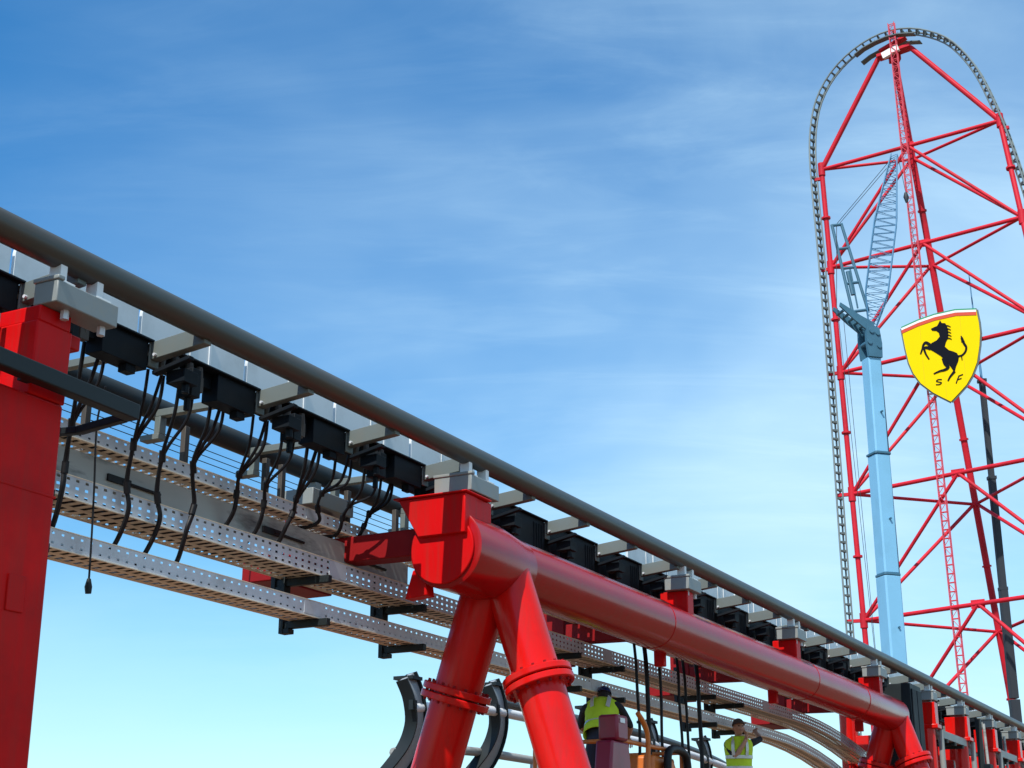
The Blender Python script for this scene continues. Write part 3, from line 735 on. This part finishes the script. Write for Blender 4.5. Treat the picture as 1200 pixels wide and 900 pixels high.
# ------------------------------------------------------------------ shield sign on the tower
SQ = Vector((51.696,174.98,0)); SN = Vector((-.56504,-.82506,0)); SH = Vector((.82506,-.56504,0))
def sg(a, z, n=0): return SQ + SH*a + SN*n + Vector((0,0,z))
sgn = thing('shield_sign', 'large yellow shield sign with black prancing horse mounted on the red tower', 'sign', tuple(sg(0,57)), frame='world')
top_ = [(-4.62,67.86),(-2.5,68.38),(-.38,68.68),(2.22,68.72),(4.72,68.28)]
outl = [(-4.62,67.86),(-2.5,68.38),(-.38,68.68),(2.22,68.72),(4.72,68.28),(4.89,66.6),(4.9,65.2),(4.68,63.7),(4.2,61.7),(3.45,60.2),(2.68,59.15),(1.7,58.3),(.66,57.44),(-.4,58.2),(-1.4,58.95),(-2.81,60.4),(-3.6,61.8),(-4.05,63.2),(-4.35,65.2)]
MB().prism(outl, lambda a,b,d: sg(a,b,d), -.35, 0).build('panel', M['yellow'], sgn)
edge = MB()
for i in range(len(outl)):
    p, q = outl[i], outl[(i+1) % len(outl)]
    edge.bar(sg(*p,-.17), sg(*q,-.17), .40, .10, up=SN)
edge.build('rim', M['trktie'], sgn)
def band(name, lo, hi, mt, off):
    pts = [(a,b+lo) for a,b in top_] + [(a,b+hi) for a,b in reversed(top_)]
    MB().prism(pts, lambda a,b,d: sg(a,b,d), .004, off).build(name, M[mt], sgn)
band('red_band', -.72, -.30, 'signred', .05); band('white_band', -.298, -.02, 'signwht', .06); band('green_band', -.018, .16, 'signgrn', .05)
b = MB()
for a_, z0_, z1_ in ((-2.3,59.9,67.6),(.2,58.0,67.85),(2.7,59.4,67.85)): b.add([sg(a_-.012,z0_,.003),sg(a_+.012,z0_,.003),sg(a_+.012,z1_,.003),sg(a_-.012,z1_,.003)], [(0,1,2,3)])
b.build('panel_joint', mat('sign_joint', (.45,.36,.0), .7), sgn, smooth=False)
body = [(-.95,67.0),(-.55,67.12),(-.15,67.2),(.1,67.55),(.27,67.85),(.45,67.45),(.88,67.34),(1.05,66.9),(1.14,66.4),(1.12,65.9),(1.05,65.4),(.75,64.95),(.55,64.41),(1.01,63.85),(1.5,63.6),(1.95,63.3),(2.14,62.75),(1.98,62.2),(1.7,61.7),(1.55,61.3),(1.46,60.85),(1.28,60.75),(1.3,61.2),(1.1,61.6),(.85,62.06),(.46,62.68),(-.08,63.35),(-.79,64.0),(-1.36,64.45),(-1.52,64.8),(-.95,65.2),(-.35,65.4),(.05,65.8),(-.02,66.3),(-.3,66.6),(-.78,66.72)]
emb = MB()
# triangulate the outline through bmesh so that the concave shape fills properly
def fill_poly(mb, pts, off0, off1):
    from mathutils.geometry import tessellate_polygon
    tri = tessellate_polygon([[Vector((a,b,0)) for a,b in pts]])
    n = len(pts)
    vs = [sg(a,b,off0) for a,b in pts]+[sg(a,b,off1) for a,b in pts]
    fs = [tuple(t) for t in tri]+[tuple(i+n for i in reversed(t)) for t in tri]
    fs += [(i,(i+1) % n,n+(i+1) % n,n+i) for i in range(n)]
    mb.add(vs, fs)
fill_poly(emb, body, .004, .06)
def stroke(mb, pts, w0, w1, off0=.006, off1=.066):
    P = smooth_path([(a,b,0) for a,b in pts], 5); n = len(P); lft = []; rgt = []
    for i, p in enumerate(P):
        t = (P[min(i+1,n-1)]-P[max(i-1,0)]).normalized(); nn = Vector((-t.y,t.x,0)); w = (w0+(w1-w0)*i/(n-1))/2
        lft.append(((p+nn*w).x,(p+nn*w).y)); rgt.append(((p-nn*w).x,(p-nn*w).y))
    fill_poly(mb, lft+rgt[::-1], off0, off1)
stroke(emb, [(-1.05,64.75),(-1.65,65.35),(-2.0,65.2),(-2.2,64.7),(-2.5,64.05)], .42, .16, .008, .07)
stroke(emb, [(-1.2,64.5),(-1.75,64.75),(-1.98,64.6),(-1.85,63.95),(-1.5,63.2)], .40, .16, .010, .073)
stroke(emb, [(.30,63.0),(.42,62.3),(.72,61.75),(.30,61.5),(-.35,61.45),(-1.1,61.25)], .55, .15, .012, .076)
stroke(emb, [(1.45,61.1),(1.2,60.85),(.85,60.5),(.55,60.05)], .34, .16, .014, .08)
stroke(emb, [(1.95,62.9),(2.5,62.9),(2.95,63.25),(3.12,63.8),(2.9,64.35),(2.68,65.1)], .2, .30, .008, .07)
stroke(emb, [(2.8,64.55),(2.72,65.0),(2.62,65.35)], .42, .08, .016, .083)
stroke(emb, [(2.05,62.85),(2.42,62.85),(2.48,62.3)], .18, .1, .018, .085)
for k in range(5): stroke(emb, [(.95,67.0-.4*k),(1.2,66.95-.4*k),(1.48,66.75-.4*k)], .16, .06, .02+.002*k, .088+.002*k)
emb.build('prancing_horse', M['signblk'], sgn, smooth=False)
e = MB(); stroke(e, [(-.18,60.36),(-.6,60.44),(-.86,60.28),(-.55,60.12),(-.25,59.98),(-.5,59.8),(-.95,59.86)], .11, .11); e.build('letter', M['signblk'], sgn, smooth=False)
e = MB(); stroke(e, [(1.50,59.55),(1.70,60.0),(1.92,60.42)], .12, .12); stroke(e, [(1.86,60.40),(2.1,60.45),(2.42,60.52)], .11, .11, .01, .07); stroke(e, [(1.74,60.0),(2.0,60.03),(2.2,60.08)], .1, .1, .012, .072); e.build('letter', M['signblk'], sgn, smooth=False)
b = MB()
for a, z in ((-2.5,66.),(2.6,66.),(.5,60.5)): b.bar(sg(a,z,-.36), sg(a,z,-2.2), .25, .25)
b.build('mounting_arm', M['red_mat'], sgn)

# ------------------------------------------------------------------ blue telescopic crane
CX, CY = 24.0, 97.08
cr = thing('mobile_crane', 'light blue telescopic crane with lattice jib raised in front of the red tower', 'crane', (CX,CY,0), frame='world')
yaw = R_(18)
def cpt(x, y, z): return Vector((CX+x*math.cos(yaw)-y*math.sin(yaw), CY+x*math.sin(yaw)+y*math.cos(yaw), z))
def boom(z0, z1, w, par, name='boom_section'):
    b = MB(); h = w/2; c = w*.09
    oct_ = [(-h,-h+c),(-h+c,-h),(h-c,-h),(h,-h+c),(h,h),(-h,h)]
    b.prism(oct_, lambda a,bb,d: cpt(a,bb,d), z0, z1)
    return b.build(name, M['crane'], par, bevel=.03)
for z0, z1, w in ((2.6,20.9,1.16),(21.1,28.9,1.07),(29.1,35.6,.96)): boom(z0, z1, w, cr)
for z in (21.,29.): boom(z-.08, z+.08, 1.2, cr, 'collar').data.materials[0] = M['crane_d']
for z in (5.,8.5,11.5,14.2,17.6,24.6,31.8): MB().tube([cpt(.1,-.7,z),cpt(.1,-.5,z)], .07, 8).build('boom_fitting', M['crane_d'], cr)
MB().tube([cpt(.62,-.3,3),cpt(.62,-.3,20.8),cpt(.56,-.3,28.8),cpt(.5,-.3,35.4)], .05, 8).build('hose', M['mast'], cr)
# boom head and jib foot
b = MB()
b.prism([(-.5,35.6),(.5,35.6),(.55,36.6),(.42,37.7),(-.55,37.9),(-.6,36.8)], lambda a,z,d: cpt(a,d,z), -.6, -.35); b.prism([(-.5,35.6),(.5,35.6),(.55,36.6),(.42,37.7),(-.55,37.9),(-.6,36.8)], lambda a,z,d: cpt(a,d,z), .35, .6)
for a, z in ((-.4,36.6),(.3,36.4),(.25,37.3),(-.2,37.4)): b.tube([cpt(a,-.68,z),cpt(a,.68,z)], .17, 12)
b.build('boom_head', M['crane_d'], cr)
b = MB()
for d in (-.55,.35): b.prism([(-.4,37.4),(.2,38.0),(-.9,38.45),(-2.35,39.2),(-2.42,38.95),(-1.4,38.1)], lambda a,z,dd: cpt(a,dd,z), d, d+.12)
for i in range(5): b.tube([cpt(-.5-.4*i,-.5,37.9+.2*i),cpt(-.5-.4*i,.45,37.9+.2*i)], .1, 8)
b.build('jib_strut', M['crane_d'], cr)
# luffing mast: two frames
A_, B_ = Vector((22.40,97.4,45.6)), Vector((23.55,97.2,39.0)); ax = (A_-B_).normalized(); sx = Vector((.93,.1,.35)); sx = (sx-ax*sx.dot(ax)).normalized()
b = MB()
for q in (-1,1): b.tube([B_+sx*q*.55, A_+sx*q*.34], .11, 8)
for f in (0.02,.33,.5,.72,.99):
    w = .55+(.34-.55)*f; p = B_+(A_-B_)*f; b.tube([p-sx*w, p+sx*w], .11, 8)
w = .2
b.tube([B_+(A_-B_)*.05-sx*.12, B_+(A_-B_)*.5+sx*.1], .06, 6); b.tube([B_+(A_-B_)*.2-sx*.2, B_+(A_-B_)*.46-sx*.12], .15, 8)
b.build('luffing_mast', M['crane_d'], cr)
# lattice jib: four chords with lacing
J0, J1 = Vector((24.25,97.05,38.0)), Vector((26.5,96.4,50.4)); jd = (J1-J0); ja = jd.normalized()
jx = Vector((.97,-.2,-.1)); jx = (jx-ja*jx.dot(ja)).normalized(); jy = ja.cross(jx)
def jw(f): return .26+.48*min(1, f/.18) if f < .6 else .74-.54*(f-.6)/.4
def jp(f, a, c): return J0+jd*f+jx*a*jw(f)+jy*c*jw(f)*.8
b = MB(); fs = [i/46 for i in range(47)]
for a, c in ((-1,-1),(1,-1),(1,1),(-1,1)): b.tube([jp(f,a,c) for f in fs], .05, 6)
b.build('jib_chord', M['lattice'], cr)
b = MB()
for i in range(46):
    f0, f1 = fs[i], fs[i+1]; s_ = 1 if i % 2 else -1
    b.tube([jp(f0,-s_,-1), jp(f1,s_,-1)], .024, 5); b.tube([jp(f0,-s_,1), jp(f1,s_,1)], .024, 5)
    b.tube([jp(f0,-1,-s_), jp(f1,-1,s_)], .024, 5); b.tube([jp(f0,1,-s_), jp(f1,1,s_)], .024, 5)
b.build('jib_lacing', M['lattice'], cr, smooth=False)
b = MB()
b.tube([A_, jp(.98,-.5,0)], .022, 5); b.tube([A_+sx*.2, jp(.98,.5,0)], .022, 5)
b.tube([A_, cpt(-2.35,0,39.1)], .022, 5); b.tube([cpt(-2.3,0,39.0), cpt(-.62,.4,3.)], .018, 5); b.tube([cpt(-1.9,0,38.6), cpt(-.75,.4,3.)], .018, 5)
b.tube([jp(1,0,0)+jx*.25, Vector((27.05,96.25,47.4))], .02, 5); b.tube([Vector((27.05,96.25,47.0)), Vector((27.5,96.1,41.5))], .016, 5)
b.build('pendant_rope', M['mast'], cr)
b = MB(); b.tube([Vector((27.05,96.25,47.45)),Vector((27.05,96.25,47.1)),Vector((27.05,96.25,46.7))], [.1,.2,.08], 8)
b.build('hook_block', M['mast'], cr)
# carrier on the ground
b = MB(); b.box((CX-1.4,CY-6,.9),(CX+1.4,CY+7,1.7)); b.box((CX-1.3,CY-2.5,1.72),(CX+1.3,CY+3.5,2.7)); b.build('carrier', M['crane'], cr, bevel=.05)
b = MB(); b.box((CX-1.3,CY-5.8,1.72),(CX+1.3,CY-3.8,3.)); b.build('cab', M['crane'], cr, bevel=.15)
for y in (-4.8,-3,2.5,4.2,5.9):
    for x in (-1.2,1.2): MB().tube([(CX+x-.2,CY+y,.65),(CX+x+.2,CY+y,.65)], .65, 20).build('wheel', M['tyre'], cr, bevel=.04)

# dark second crane further back, just behind the front plane of the tower
DX, DY, DS = 60.32, 187.53, 1.407
D0 = Vector((DX,DY,0)); HZ = lambda z: 1.6+(z-1.6)*DS
dk = thing('mobile_crane', 'slim dark telescopic crane boom standing to the right behind the yellow shield', 'crane', tuple(D0), frame='world')
for z0, z1, w in ((3.2,HZ(17.5),1.1),(HZ(17.6),HZ(27.),.96),(HZ(27.1),HZ(37.),.82),(HZ(37.1),HZ(46.3),.66)):
    b = MB(); h = w/2
    b.prism([(-h,-h+.15),(-h+.15,-h),(h,-h),(h,h),(-h,h)], lambda a,c,d: D0+Vector((a,c,d)), z0, z1); b.build('boom_section', M['mast'], dk, bevel=.03)
for z in (HZ(27.05),HZ(37.05),HZ(46.2)): MB().box((DX-.5,DY-.5,z-.2),(DX+.5,DY+.5,z+.2)).build('collar', M['mast'], dk)
b = MB(); b.tube([D0+Vector((0,0,HZ(46.3))), D0+Vector((-.14,0,HZ(51.))), D0+Vector((-.28,0,HZ(56.7)))], [.17,.12,.07], 8); b.build('tip_pole', M['lattice'], dk)
b = MB(); b.box((DX-1.4,DY-5,.9),(DX+1.4,DY+6,3.2)); b.build('carrier', M['mast'], dk, bevel=.05)
for y in (-4,-2.3,2.5,4.2):
    for x in (-1.2,1.2): MB().tube([D0+Vector((x-.2,y,.65)), D0+Vector((x+.2,y,.65))], .65, 18).build('wheel', M['tyre'], dk, bevel=.04)

# ------------------------------------------------------------------ people
def person(name, label, base, joints, edges, rad, headc, headdir, up, hands, mats, frame='track'):
    """one continuous body grown from a joint skeleton (coordinates in the track frame)"""
    th = thing(name, label, 'person', base, frame=frame)
    B = Vector(base)
    keys = list(joints); idx = {k: i for i, k in enumerate(keys)}
    vs = [Vector(joints[k])-B for k in keys]; es = [(idx[a], idx[b]) for a, b in edges]; rs = [rad[k] for k in keys]
    # hands: palm and five fingers from each wrist
    for hn_, (wk, pd, sdv, nv, curl) in hands.items():
        w = vs[idx[wk]]; pd = Vector(pd).normalized(); sdv = Vector(sdv); sdv = (sdv-pd*sdv.dot(pd)).normalized(); nv = pd.cross(sdv)
        if nv.dot(Vector(hands[hn_][3])) < 0: nv = -nv
        pi = len(vs); vs.append(w+pd*.055); rs.append((.038,.022)); es.append((idx[wk], pi))
        for q, (off, ln) in enumerate(((-.033,.062),(-.011,.078),(.011,.082),(.033,.072))):
            k0 = len(vs); a = w+pd*.095+sdv*off
            dirs = pd
            vs.append(a); rs.append((.0105,.0105)); es.append((pi, k0))
            prev = k0
            for sgm in range(3):
                c_ = curl*(sgm+1)
                dd = pd*math.cos(c_)+nv*math.sin(c_)
                a = a+dd*ln/2.6; vs.append(a); rs.append((.009,.009)); es.append((prev, len(vs)-1)); prev = len(vs)-1
        k0 = len(vs); a = w+pd*.04-sdv*.042; vs.append(a); rs.append((.012,.012)); es.append((pi, k0))
        a = a+(pd*.7-sdv*.5+nv*.45).normalized()*.035; vs.append(a); rs.append((.0105,.0105)); es.append((k0, len(vs)-1))
        a = a+(pd*.9+nv*.5).normalized()*.03; vs.append(a); rs.append((.009,.009)); es.append((len(vs)-2, len(vs)-1))
    me = bpy.data.meshes.new('skeleton'); me.from_pydata([tuple(v) for v in vs], es, [])
    tmp = bpy.data.objects.new('skeleton', me); COL.objects.link(tmp)
    sk = tmp.modifiers.new('skin', 'SKIN'); sk.use_smooth_shade = True
    for i, r in enumerate(rs): me.skin_vertices[0].data[i].radius = r if isinstance(r, tuple) else (r, r)
    me.skin_vertices[0].data[idx['pelvis']].use_root = True
    ss = tmp.modifiers.new('sub', 'SUBSURF'); ss.levels = 2; ss.render_levels = 2
    dg = bpy.context.evaluated_depsgraph_get(); dg.update()
    ev = bpy.data.meshes.new_from_object(tmp.evaluated_get(dg))
    bpy.data.objects.remove(tmp)
    # head with a face, melted into the neck of the same mesh
    fz = Vector(headdir).normalized(); uz = Vector(up); uz = (uz-fz*uz.dot(fz)).normalized(); rx = fz.cross(uz)
    HC = Vector(headc)-B
    hv = MB(); seg_, rg = 24, 18
    def sh(p):   # p on unit sphere, x right, y front, z up
        x, y, z = p
        wx, wy, wz = .076, .098, .118
        j = 1-.28*max(0,-z-.15) ; X = x*wx*j; Y = y*wy*(1-.1*max(0,-z)) ; Z = z*wz
        if y > 0:
            nose = math.exp(-(x/.16)**2-((z+.12)/.20)**2)*.024 if z > -.4 else 0
            Y += nose
            for e_ in (-.36,.36): Y -= .012*math.exp(-((x-e_)/.18)**2-((z-.05)/.12)**2)
            Y += .008*math.exp(-(x/.5)**2-((z-.24)/.10)**2) + .012*math.exp(-(x/.3)**2-((z+.78)/.16)**2) + .005*math.exp(-(x/.28)**2-((z+.48)/.08)**2)
        return HC + rx*X + fz*Y + uz*Z
    vsn = []; fsn = []
    for i in range(rg+1):
        ph = -math.pi/2+math.pi*i/rg
        for k in range(seg_):
            a = 2*math.pi*k/seg_; vsn.append(sh((math.cos(ph)*math.sin(a), math.cos(ph)*math.cos(a), math.sin(ph))))
    for i in range(rg):
        for k in range(seg_):
            k2 = (k+1) % seg_; fsn.append((i*seg_+k, i*seg_+k2, (i+1)*seg_+k2, (i+1)*seg_+k))
    hv.add(vsn, fsn)
    for e_ in (-1,1):
        hv.sphere(HC+rx*e_*.077-fz*.005-uz*.01, (.012,.02,.03), 8, 6)
    bm = bmesh.new(); bm.from_mesh(ev)
    bvs = [bm.verts.new(p) for p in hv.v]
    for f in hv.f:
        try: bm.faces.new([bvs[i] for i in f])
        except ValueError: pass
    bmesh.ops.remove_doubles(bm, verts=bm.verts, dist=.0004); bmesh.ops.recalc_face_normals(bm, faces=bm.faces)
    ev2 = bpy.data.meshes.new('body'); bm.to_mesh(ev2); bm.free()
    for mm in mats: ev2.materials.append(mm)
    ev2.polygons.foreach_set('use_smooth', [True]*len(ev2.polygons))
    # skin or cloth by nearest bone
    bones = [(Vector(joints[a])-B, Vector(joints[b])-B, a, b) for a, b in edges]
    for p in ev2.polygons:
        c = p.center; best = None; bd = 9
        for a, b, ka, kb in bones:
            ab = b-a; u = max(0, min(1, (c-a).dot(ab)/ab.length_squared)); dd = (c-(a+ab*u)).length
            if dd < bd: bd = dd; best = (ka, kb)
        s_ = best[1]
        if (c-HC).length < .16 or s_ in ('neck','head') or 'wrist' in s_ or 'fore' in s_: p.material_index = 0
        elif 'hip' in s_ or 'knee' in s_ or 'ankle' in s_ or 'toe' in s_: p.material_index = 2
        else: p.material_index = 1
    hands_pts = [vs[idx[h[0]]] for h in hands.values()]
    for p in ev2.polygons:
        if any((p.center-hp).length < .24 and (p.center-hp).length < .20 for hp in hands_pts): p.material_index = 0
    bo = bpy.data.objects.new('body', ev2); COL.objects.link(bo); bo.parent = th
    return th, HC, fz, uz, rx

def ring_loft(mb, rings, n=24):
    """rings: list of (centre, xaxis*rx, yaxis*ry); open tube"""
    vs = []; fs = []
    for c, x, y in rings:
        for k in range(n):
            a = 2*math.pi*k/n; vs.append(c+x*math.cos(a)+y*math.sin(a))
    for i in range(len(rings)-1):
        for k in range(n):
            k2 = (k+1) % n; fs.append((i*n+k, i*n+k2, (i+1)*n+k2, (i+1)*n+k))
    mb.add(vs, fs)

def dress(th, B, pelvis, chest, necks, shl, shr, fwd, helmet, hc, fz, uz, rx):
    p, c = Vector(pelvis), Vector(chest); nk = Vector(necks)
    sh = (Vector(shr)-Vector(shl)); sw = sh.length/2; x = sh.normalized()
    axis = (nk-p).normalized(); x = (x-axis*x.dot(axis)).normalized(); f = Vector(fwd); f = (f-axis*f.dot(axis)-x*f.dot(x)).normalized()
    L_ = (nk-p).length
    def ringat(u, rx_, ry_, pf=0): return (p+axis*(L_*u)+f*pf, x*rx_, f*ry_)
    rs = [ringat(-.08,.195,.15),ringat(.12,.19,.15),ringat(.3,.188,.15,-.01),ringat(.5,.198,.165,-.015),ringat(.68,.212,.17,-.02),ringat(.82,.214,.16,-.02),ringat(.92,.19,.135,-.01),ringat(1.0,.12,.10),ringat(1.03,.09,.085)]
    v = MB(); ring_loft(v, rs, 28)
    v2 = v.build('safety_vest', M['vest'], th)
    sd_ = v2.modifiers.new('cloth', 'SOLIDIFY'); sd_.thickness = .008
    t = MB()
    for u0, rxx, ryy in ((.16,.196,.158),(.44,.201,.172)):
        ring_loft(t, [ringat(u0,rxx,ryy,.004),ringat(u0+.085,rxx,ryy,.004)], 28)
    for q in (-1, 1):
        pts = [p+axis*(L_*.5)+x*q*.095-f*.185, p+axis*(L_*.7)+x*q*.105-f*.195, p+axis*(L_*.9)+x*q*.10-f*.15, p+axis*(L_*1.0)+x*q*.095-f*.01, p+axis*(L_*.9)+x*q*.10+f*.13, p+axis*(L_*.7)+x*q*.105+f*.155,p+axis*(L_*.5)+x*q*.095+f*.155]
        P = smooth_path(pts, 4)
        for i in range(len(P)-1): t.bar(P[i], P[i+1], .05, .006, up=(P[i]-(p+axis*((P[i]-p).dot(axis)))))
    t.build('reflective_strip', M['strip'], v2)
    return v2

def cap_on(th, Bv, HC, fz, uz, rx, kind):
    b = MB(); seg_ = 22; vs = []; fs = []
    for i in range(8):
        ph = R_(8+82*i/7); 
        for k in range(seg_):
            a = 2*math.pi*k/seg_
            vs.append(HC+Bv + rx*math.cos(ph)*math.sin(a)*(.092) + fz*math.cos(ph)*math.cos(a)*(.115) + uz*(.02+math.sin(ph)*.118))
    for i in range(7):
        for k in range(seg_):
            k2 = (k+1) % seg_; fs.append((i*seg_+k,i*seg_+k2,(i+1)*seg_+k2,(i+1)*seg_+k))
    fs.append(tuple(range(7*seg_,8*seg_))); b.add(vs, fs)
    br = [(-.085,.085),(-.07,.14),(-.03,.175),(.03,.175),(.07,.14),(.085,.085)]
    b.prism(br, lambda a,c,d: HC+Bv+rx*a+fz*c+uz*(.045+d-(c-.085)*.15), -.005, .006)
    b.build('helmet' if kind == 'helmet' else 'cap', M[kind], th)
    e = MB()
    for q in (-1,1): e.sphere(HC+Bv+rx*q*.03+fz*.085+uz*.006, (.014,.014,.009), 8, 6)
    e.build('eyes', M['eye'], th)
    l = MB(); l.bar(HC+Bv-rx*.024+fz*.092-uz*.055, HC+Bv+rx*.024+fz*.092-uz*.055, .01, .012); l.build('mouth', M['lip'], th)
    h = MB(); vs = []; fs = []
    for i in range(5):
        ph = R_(-22+40*i/4)
        for k in range(13):
            a = R_(95+170*k/12)
            vs.append(HC+Bv+rx*math.cos(ph)*math.sin(a)*.083+fz*(math.cos(ph)*math.cos(a)*.106)+uz*math.sin(ph)*.122)
    for i in range(4):
        for k in range(12): fs.append((i*13+k,i*13+k+1,(i+1)*13+k+1,(i+1)*13+k))
    h.add(vs, fs); h.build('hair', M['hair'], th)

def worker(label, s, t, zf, jm, fwd, headc, headdir, up, hands, capkind):
    R0 = dict(pelvis=(.155,.115), spine=(.13,.105), chest=(.135,.10), neck=(.052,.052), head=(.062,.062), lshoulder=.062, rshoulder=.062, lelbow=.045, relbow=.045, lfore=.040, rfore=.040, lwrist=.028, rwrist=.028,
              lhip=.085, rhip=.085, lknee=.06, rknee=.06, lankle=.042, rankle=.042, ltoe=.035, rtoe=.035)
    E_ = [('pelvis','spine'),('spine','chest'),('chest','neck'),('neck','head'),('chest','lshoulder'),('lshoulder','lelbow'),('lelbow','lfore'),('lfore','lwrist'),('chest','rshoulder'),('rshoulder','relbow'),('relbow','rfore'),('rfore','rwrist'),
          ('pelvis','lhip'),('lhip','lknee'),('lknee','lankle'),('lankle','ltoe'),('pelvis','rhip'),('rhip','rknee'),('rknee','rankle'),('rankle','rtoe')]
    J = {k: Vector((s,t,zf))+Vector(v) for k, v in jm.items()}
    for q in 'lr': J[q+'fore'] = J[q+'elbow'].lerp(J[q+'wrist'], .5)
    base = (s,t,zf)
    th, HC, fz, uz, rx = person('person', label, base, J, E_, R0, tuple(Vector(base)+Vector(headc)), headdir, up, hands, [M['skin'], M['shirt'], M['trouser']])
    dress(th, base, J['pelvis'], J['chest'], J['neck'], J['lshoulder'], J['rshoulder'], fwd, None, HC, fz, uz, rx)
    cap_on(th, Vector(base), HC, fz, uz, rx, capkind)
    return th
# worker at the far end: facing back along the track towards the viewer's left, one arm up to the tray
zf2 = 2.32
worker('worker in yellow vest and dark cap reaching up to the lowest cable tray', 22.1, 1.0, zf2,
  dict(pelvis=(0,0,.95), spine=(0,0,1.12), chest=(.0,.0,1.33), neck=(-.02,-.01,1.50), head=(-.04,-.02,1.60), lshoulder=(.10,-.17,1.42), rshoulder=(-.08,.18,1.42),
       lelbow=(.42,-.20,1.50), lwrist=(.66,-.05,1.63), relbow=(-.16,.0,1.20), rwrist=(-.16,-.16,1.42),
       lhip=(.03,-.1,.88), rhip=(-.03,.1,.88), lknee=(.0,-.11,.48), rknee=(-.05,.11,.48), lankle=(.03,-.12,.08), rankle=(-.02,.13,.08), ltoe=(-.08,-.2,.035), rtoe=(-.14,.06,.035)),
  (-.75,-.66,0), (-.045,-.03,1.635), (-.7,-.65,.15), (0,0,1),
  dict(l=('lwrist',(.75,.35,.5),(.2,-.6,.4),(0,.6,-.5),.35), r=('rwrist',(.25,-.2,.9),(.6,.6,0),(.3,.8,.1),.45)), 'cap')
# worker beside the near legs: back turned, bent over the maroon machine
zf1 = 2.55
worker('worker bent forward in yellow vest behind the right leg of the near red A-frame', 17.28, 1.0, zf1,
  dict(pelvis=(-.10,0,.90), spine=(-.02,.02,1.05), chest=(.12,.06,1.20), neck=(.26,.10,1.30), head=(.34,.12,1.36), lshoulder=(.06,.26,1.24), rshoulder=(.20,-.13,1.26),
       lelbow=(.22,.40,1.03), lwrist=(.44,.34,.95), relbow=(.34,-.22,1.02), rwrist=(.52,-.10,.90),
       lhip=(-.1,.1,.85), rhip=(-.1,-.1,.85), lknee=(-.02,.12,.46), rknee=(0,-.12,.46), lankle=(-.1,.13,.08), rankle=(-.08,-.13,.08), ltoe=(.06,.15,.035), rtoe=(.08,-.15,.035)),
  (.6,.2,-.4), (.355,.13,1.39), (.8,.3,-.35), (.35,.1,.9),
  dict(l=('lwrist',(.9,-.2,-.3),(0,1,0),(0,0,-1),.35), r=('rwrist',(.9,.2,-.4),(0,-1,0),(0,0,-1),.35)), 'helmet')

# ------------------------------------------------------------------ work platforms
lf = thing('boom_lift', 'maroon boom lift basket with orange rail beside the near red legs', 'boom lift', (17.0,.8,0))
MB().box((16.1,.35,2.44),(18.3,1.5,2.53)).build('platform', M['orange'], lf, bevel=.01)
b = MB()
for s in (16.4,17.2,18.25):
    for t in (.38,1.47): b.tube([(s,t,2.53),(s,t,3.28)], .025, 10)
for z in (2.9,3.28):
    for t in (.38,1.47): b.tube([(16.4,t,z),(18.25,t,z)], .025, 10)
    for s in (16.4,18.25): b.tube([(s,.38,z),(s,1.47,z)], .025, 10)
b.build('guard_rail', M['orange'], lf)
b = MB(); b.box((15.74,.12,3.22),(16.04,.36,3.50)); b.prism([(15.5,2.4),(16.25,2.4),(16.1,3.215),(15.65,3.215)], lambda a,c,d: (a,d,c), .14,.35); b.build('control_box', M['maroon'], lf, bevel=.03)
MB().box((15.80,.108,3.41),(15.92,.118,3.46)).build('label_plate', M['white'], lf)
b = MB(); b.tube(smooth_path([(17.0,.33,2.3),(17.02,.32,2.9),(17.0,.3,3.4),(16.8,.33,3.62)]), .03, 10); b.build('hose', M['orange'], lf)
b = MB(); b.tube(smooth_path([(17.6,.3,2.5),(17.6,.3,3.1),(17.7,.3,3.27),(18.1,.3,3.27),(18.25,.3,3.1),(18.25,.3,2.5)]), .05, 10); b.build('hoop', M['black'], lf)
b = MB(); b.box((17.4,.4,2.7),(18.1,.9,3.2)); b.tube([(17.75,.38,3.0),(17.75,.30,3.0)], .16, 14); b.build('gear_case', M['orange'], lf, bevel=.04)
b = MB(); b.tube([(17.0,.9,2.42),(16.2,2.4,1.2),(17.8,3.4,.9)], .14, 12); b.build('lift_arm', M['maroon'], lf)
b = MB(); b.box((16.6,2.5,.5),(19.4,4.3,1.1)); b.build('chassis', M['maroon'], lf, bevel=.05)
for s in (16.9,19.0):
    for t in (2.4,4.2): MB().tube([(s,t-.02,.42),(s,t+.26,.42)], .42, 20).build('wheel', M['tyre'], lf, bevel=.04)
l2 = thing('scissor_lift', 'scissor lift platform under the worker reaching to the tray', 'scissor lift', (22.1,1.0,0))
MB().box((21.2,.4,2.2),(23.4,1.7,2.315)).build('platform', M['orange'], l2, bevel=.01)
b = MB()
for k in range(3):
    z0, z1 = .7+.5*k, 1.2+.5*k
    for t in (.55,1.5): b.bar((21.4,t,z0),(23.2,t,z1), .06, .1); b.bar((23.2,t+.07,z0),(21.4,t+.07,z1), .06, .1)
b.build('scissor_arms', M['orange'], l2)
MB().box((21.1,.4,.35),(23.5,1.7,.7)).build('chassis', M['maroon'], l2, bevel=.03)
for s in (21.5,23.1):
    for t in (.35,1.55): MB().tube([(s,t,.3),(s,t+.2,.3)], .3, 18).build('wheel', M['tyre'], l2, bevel=.03)
bpy.context.view_layer.update()
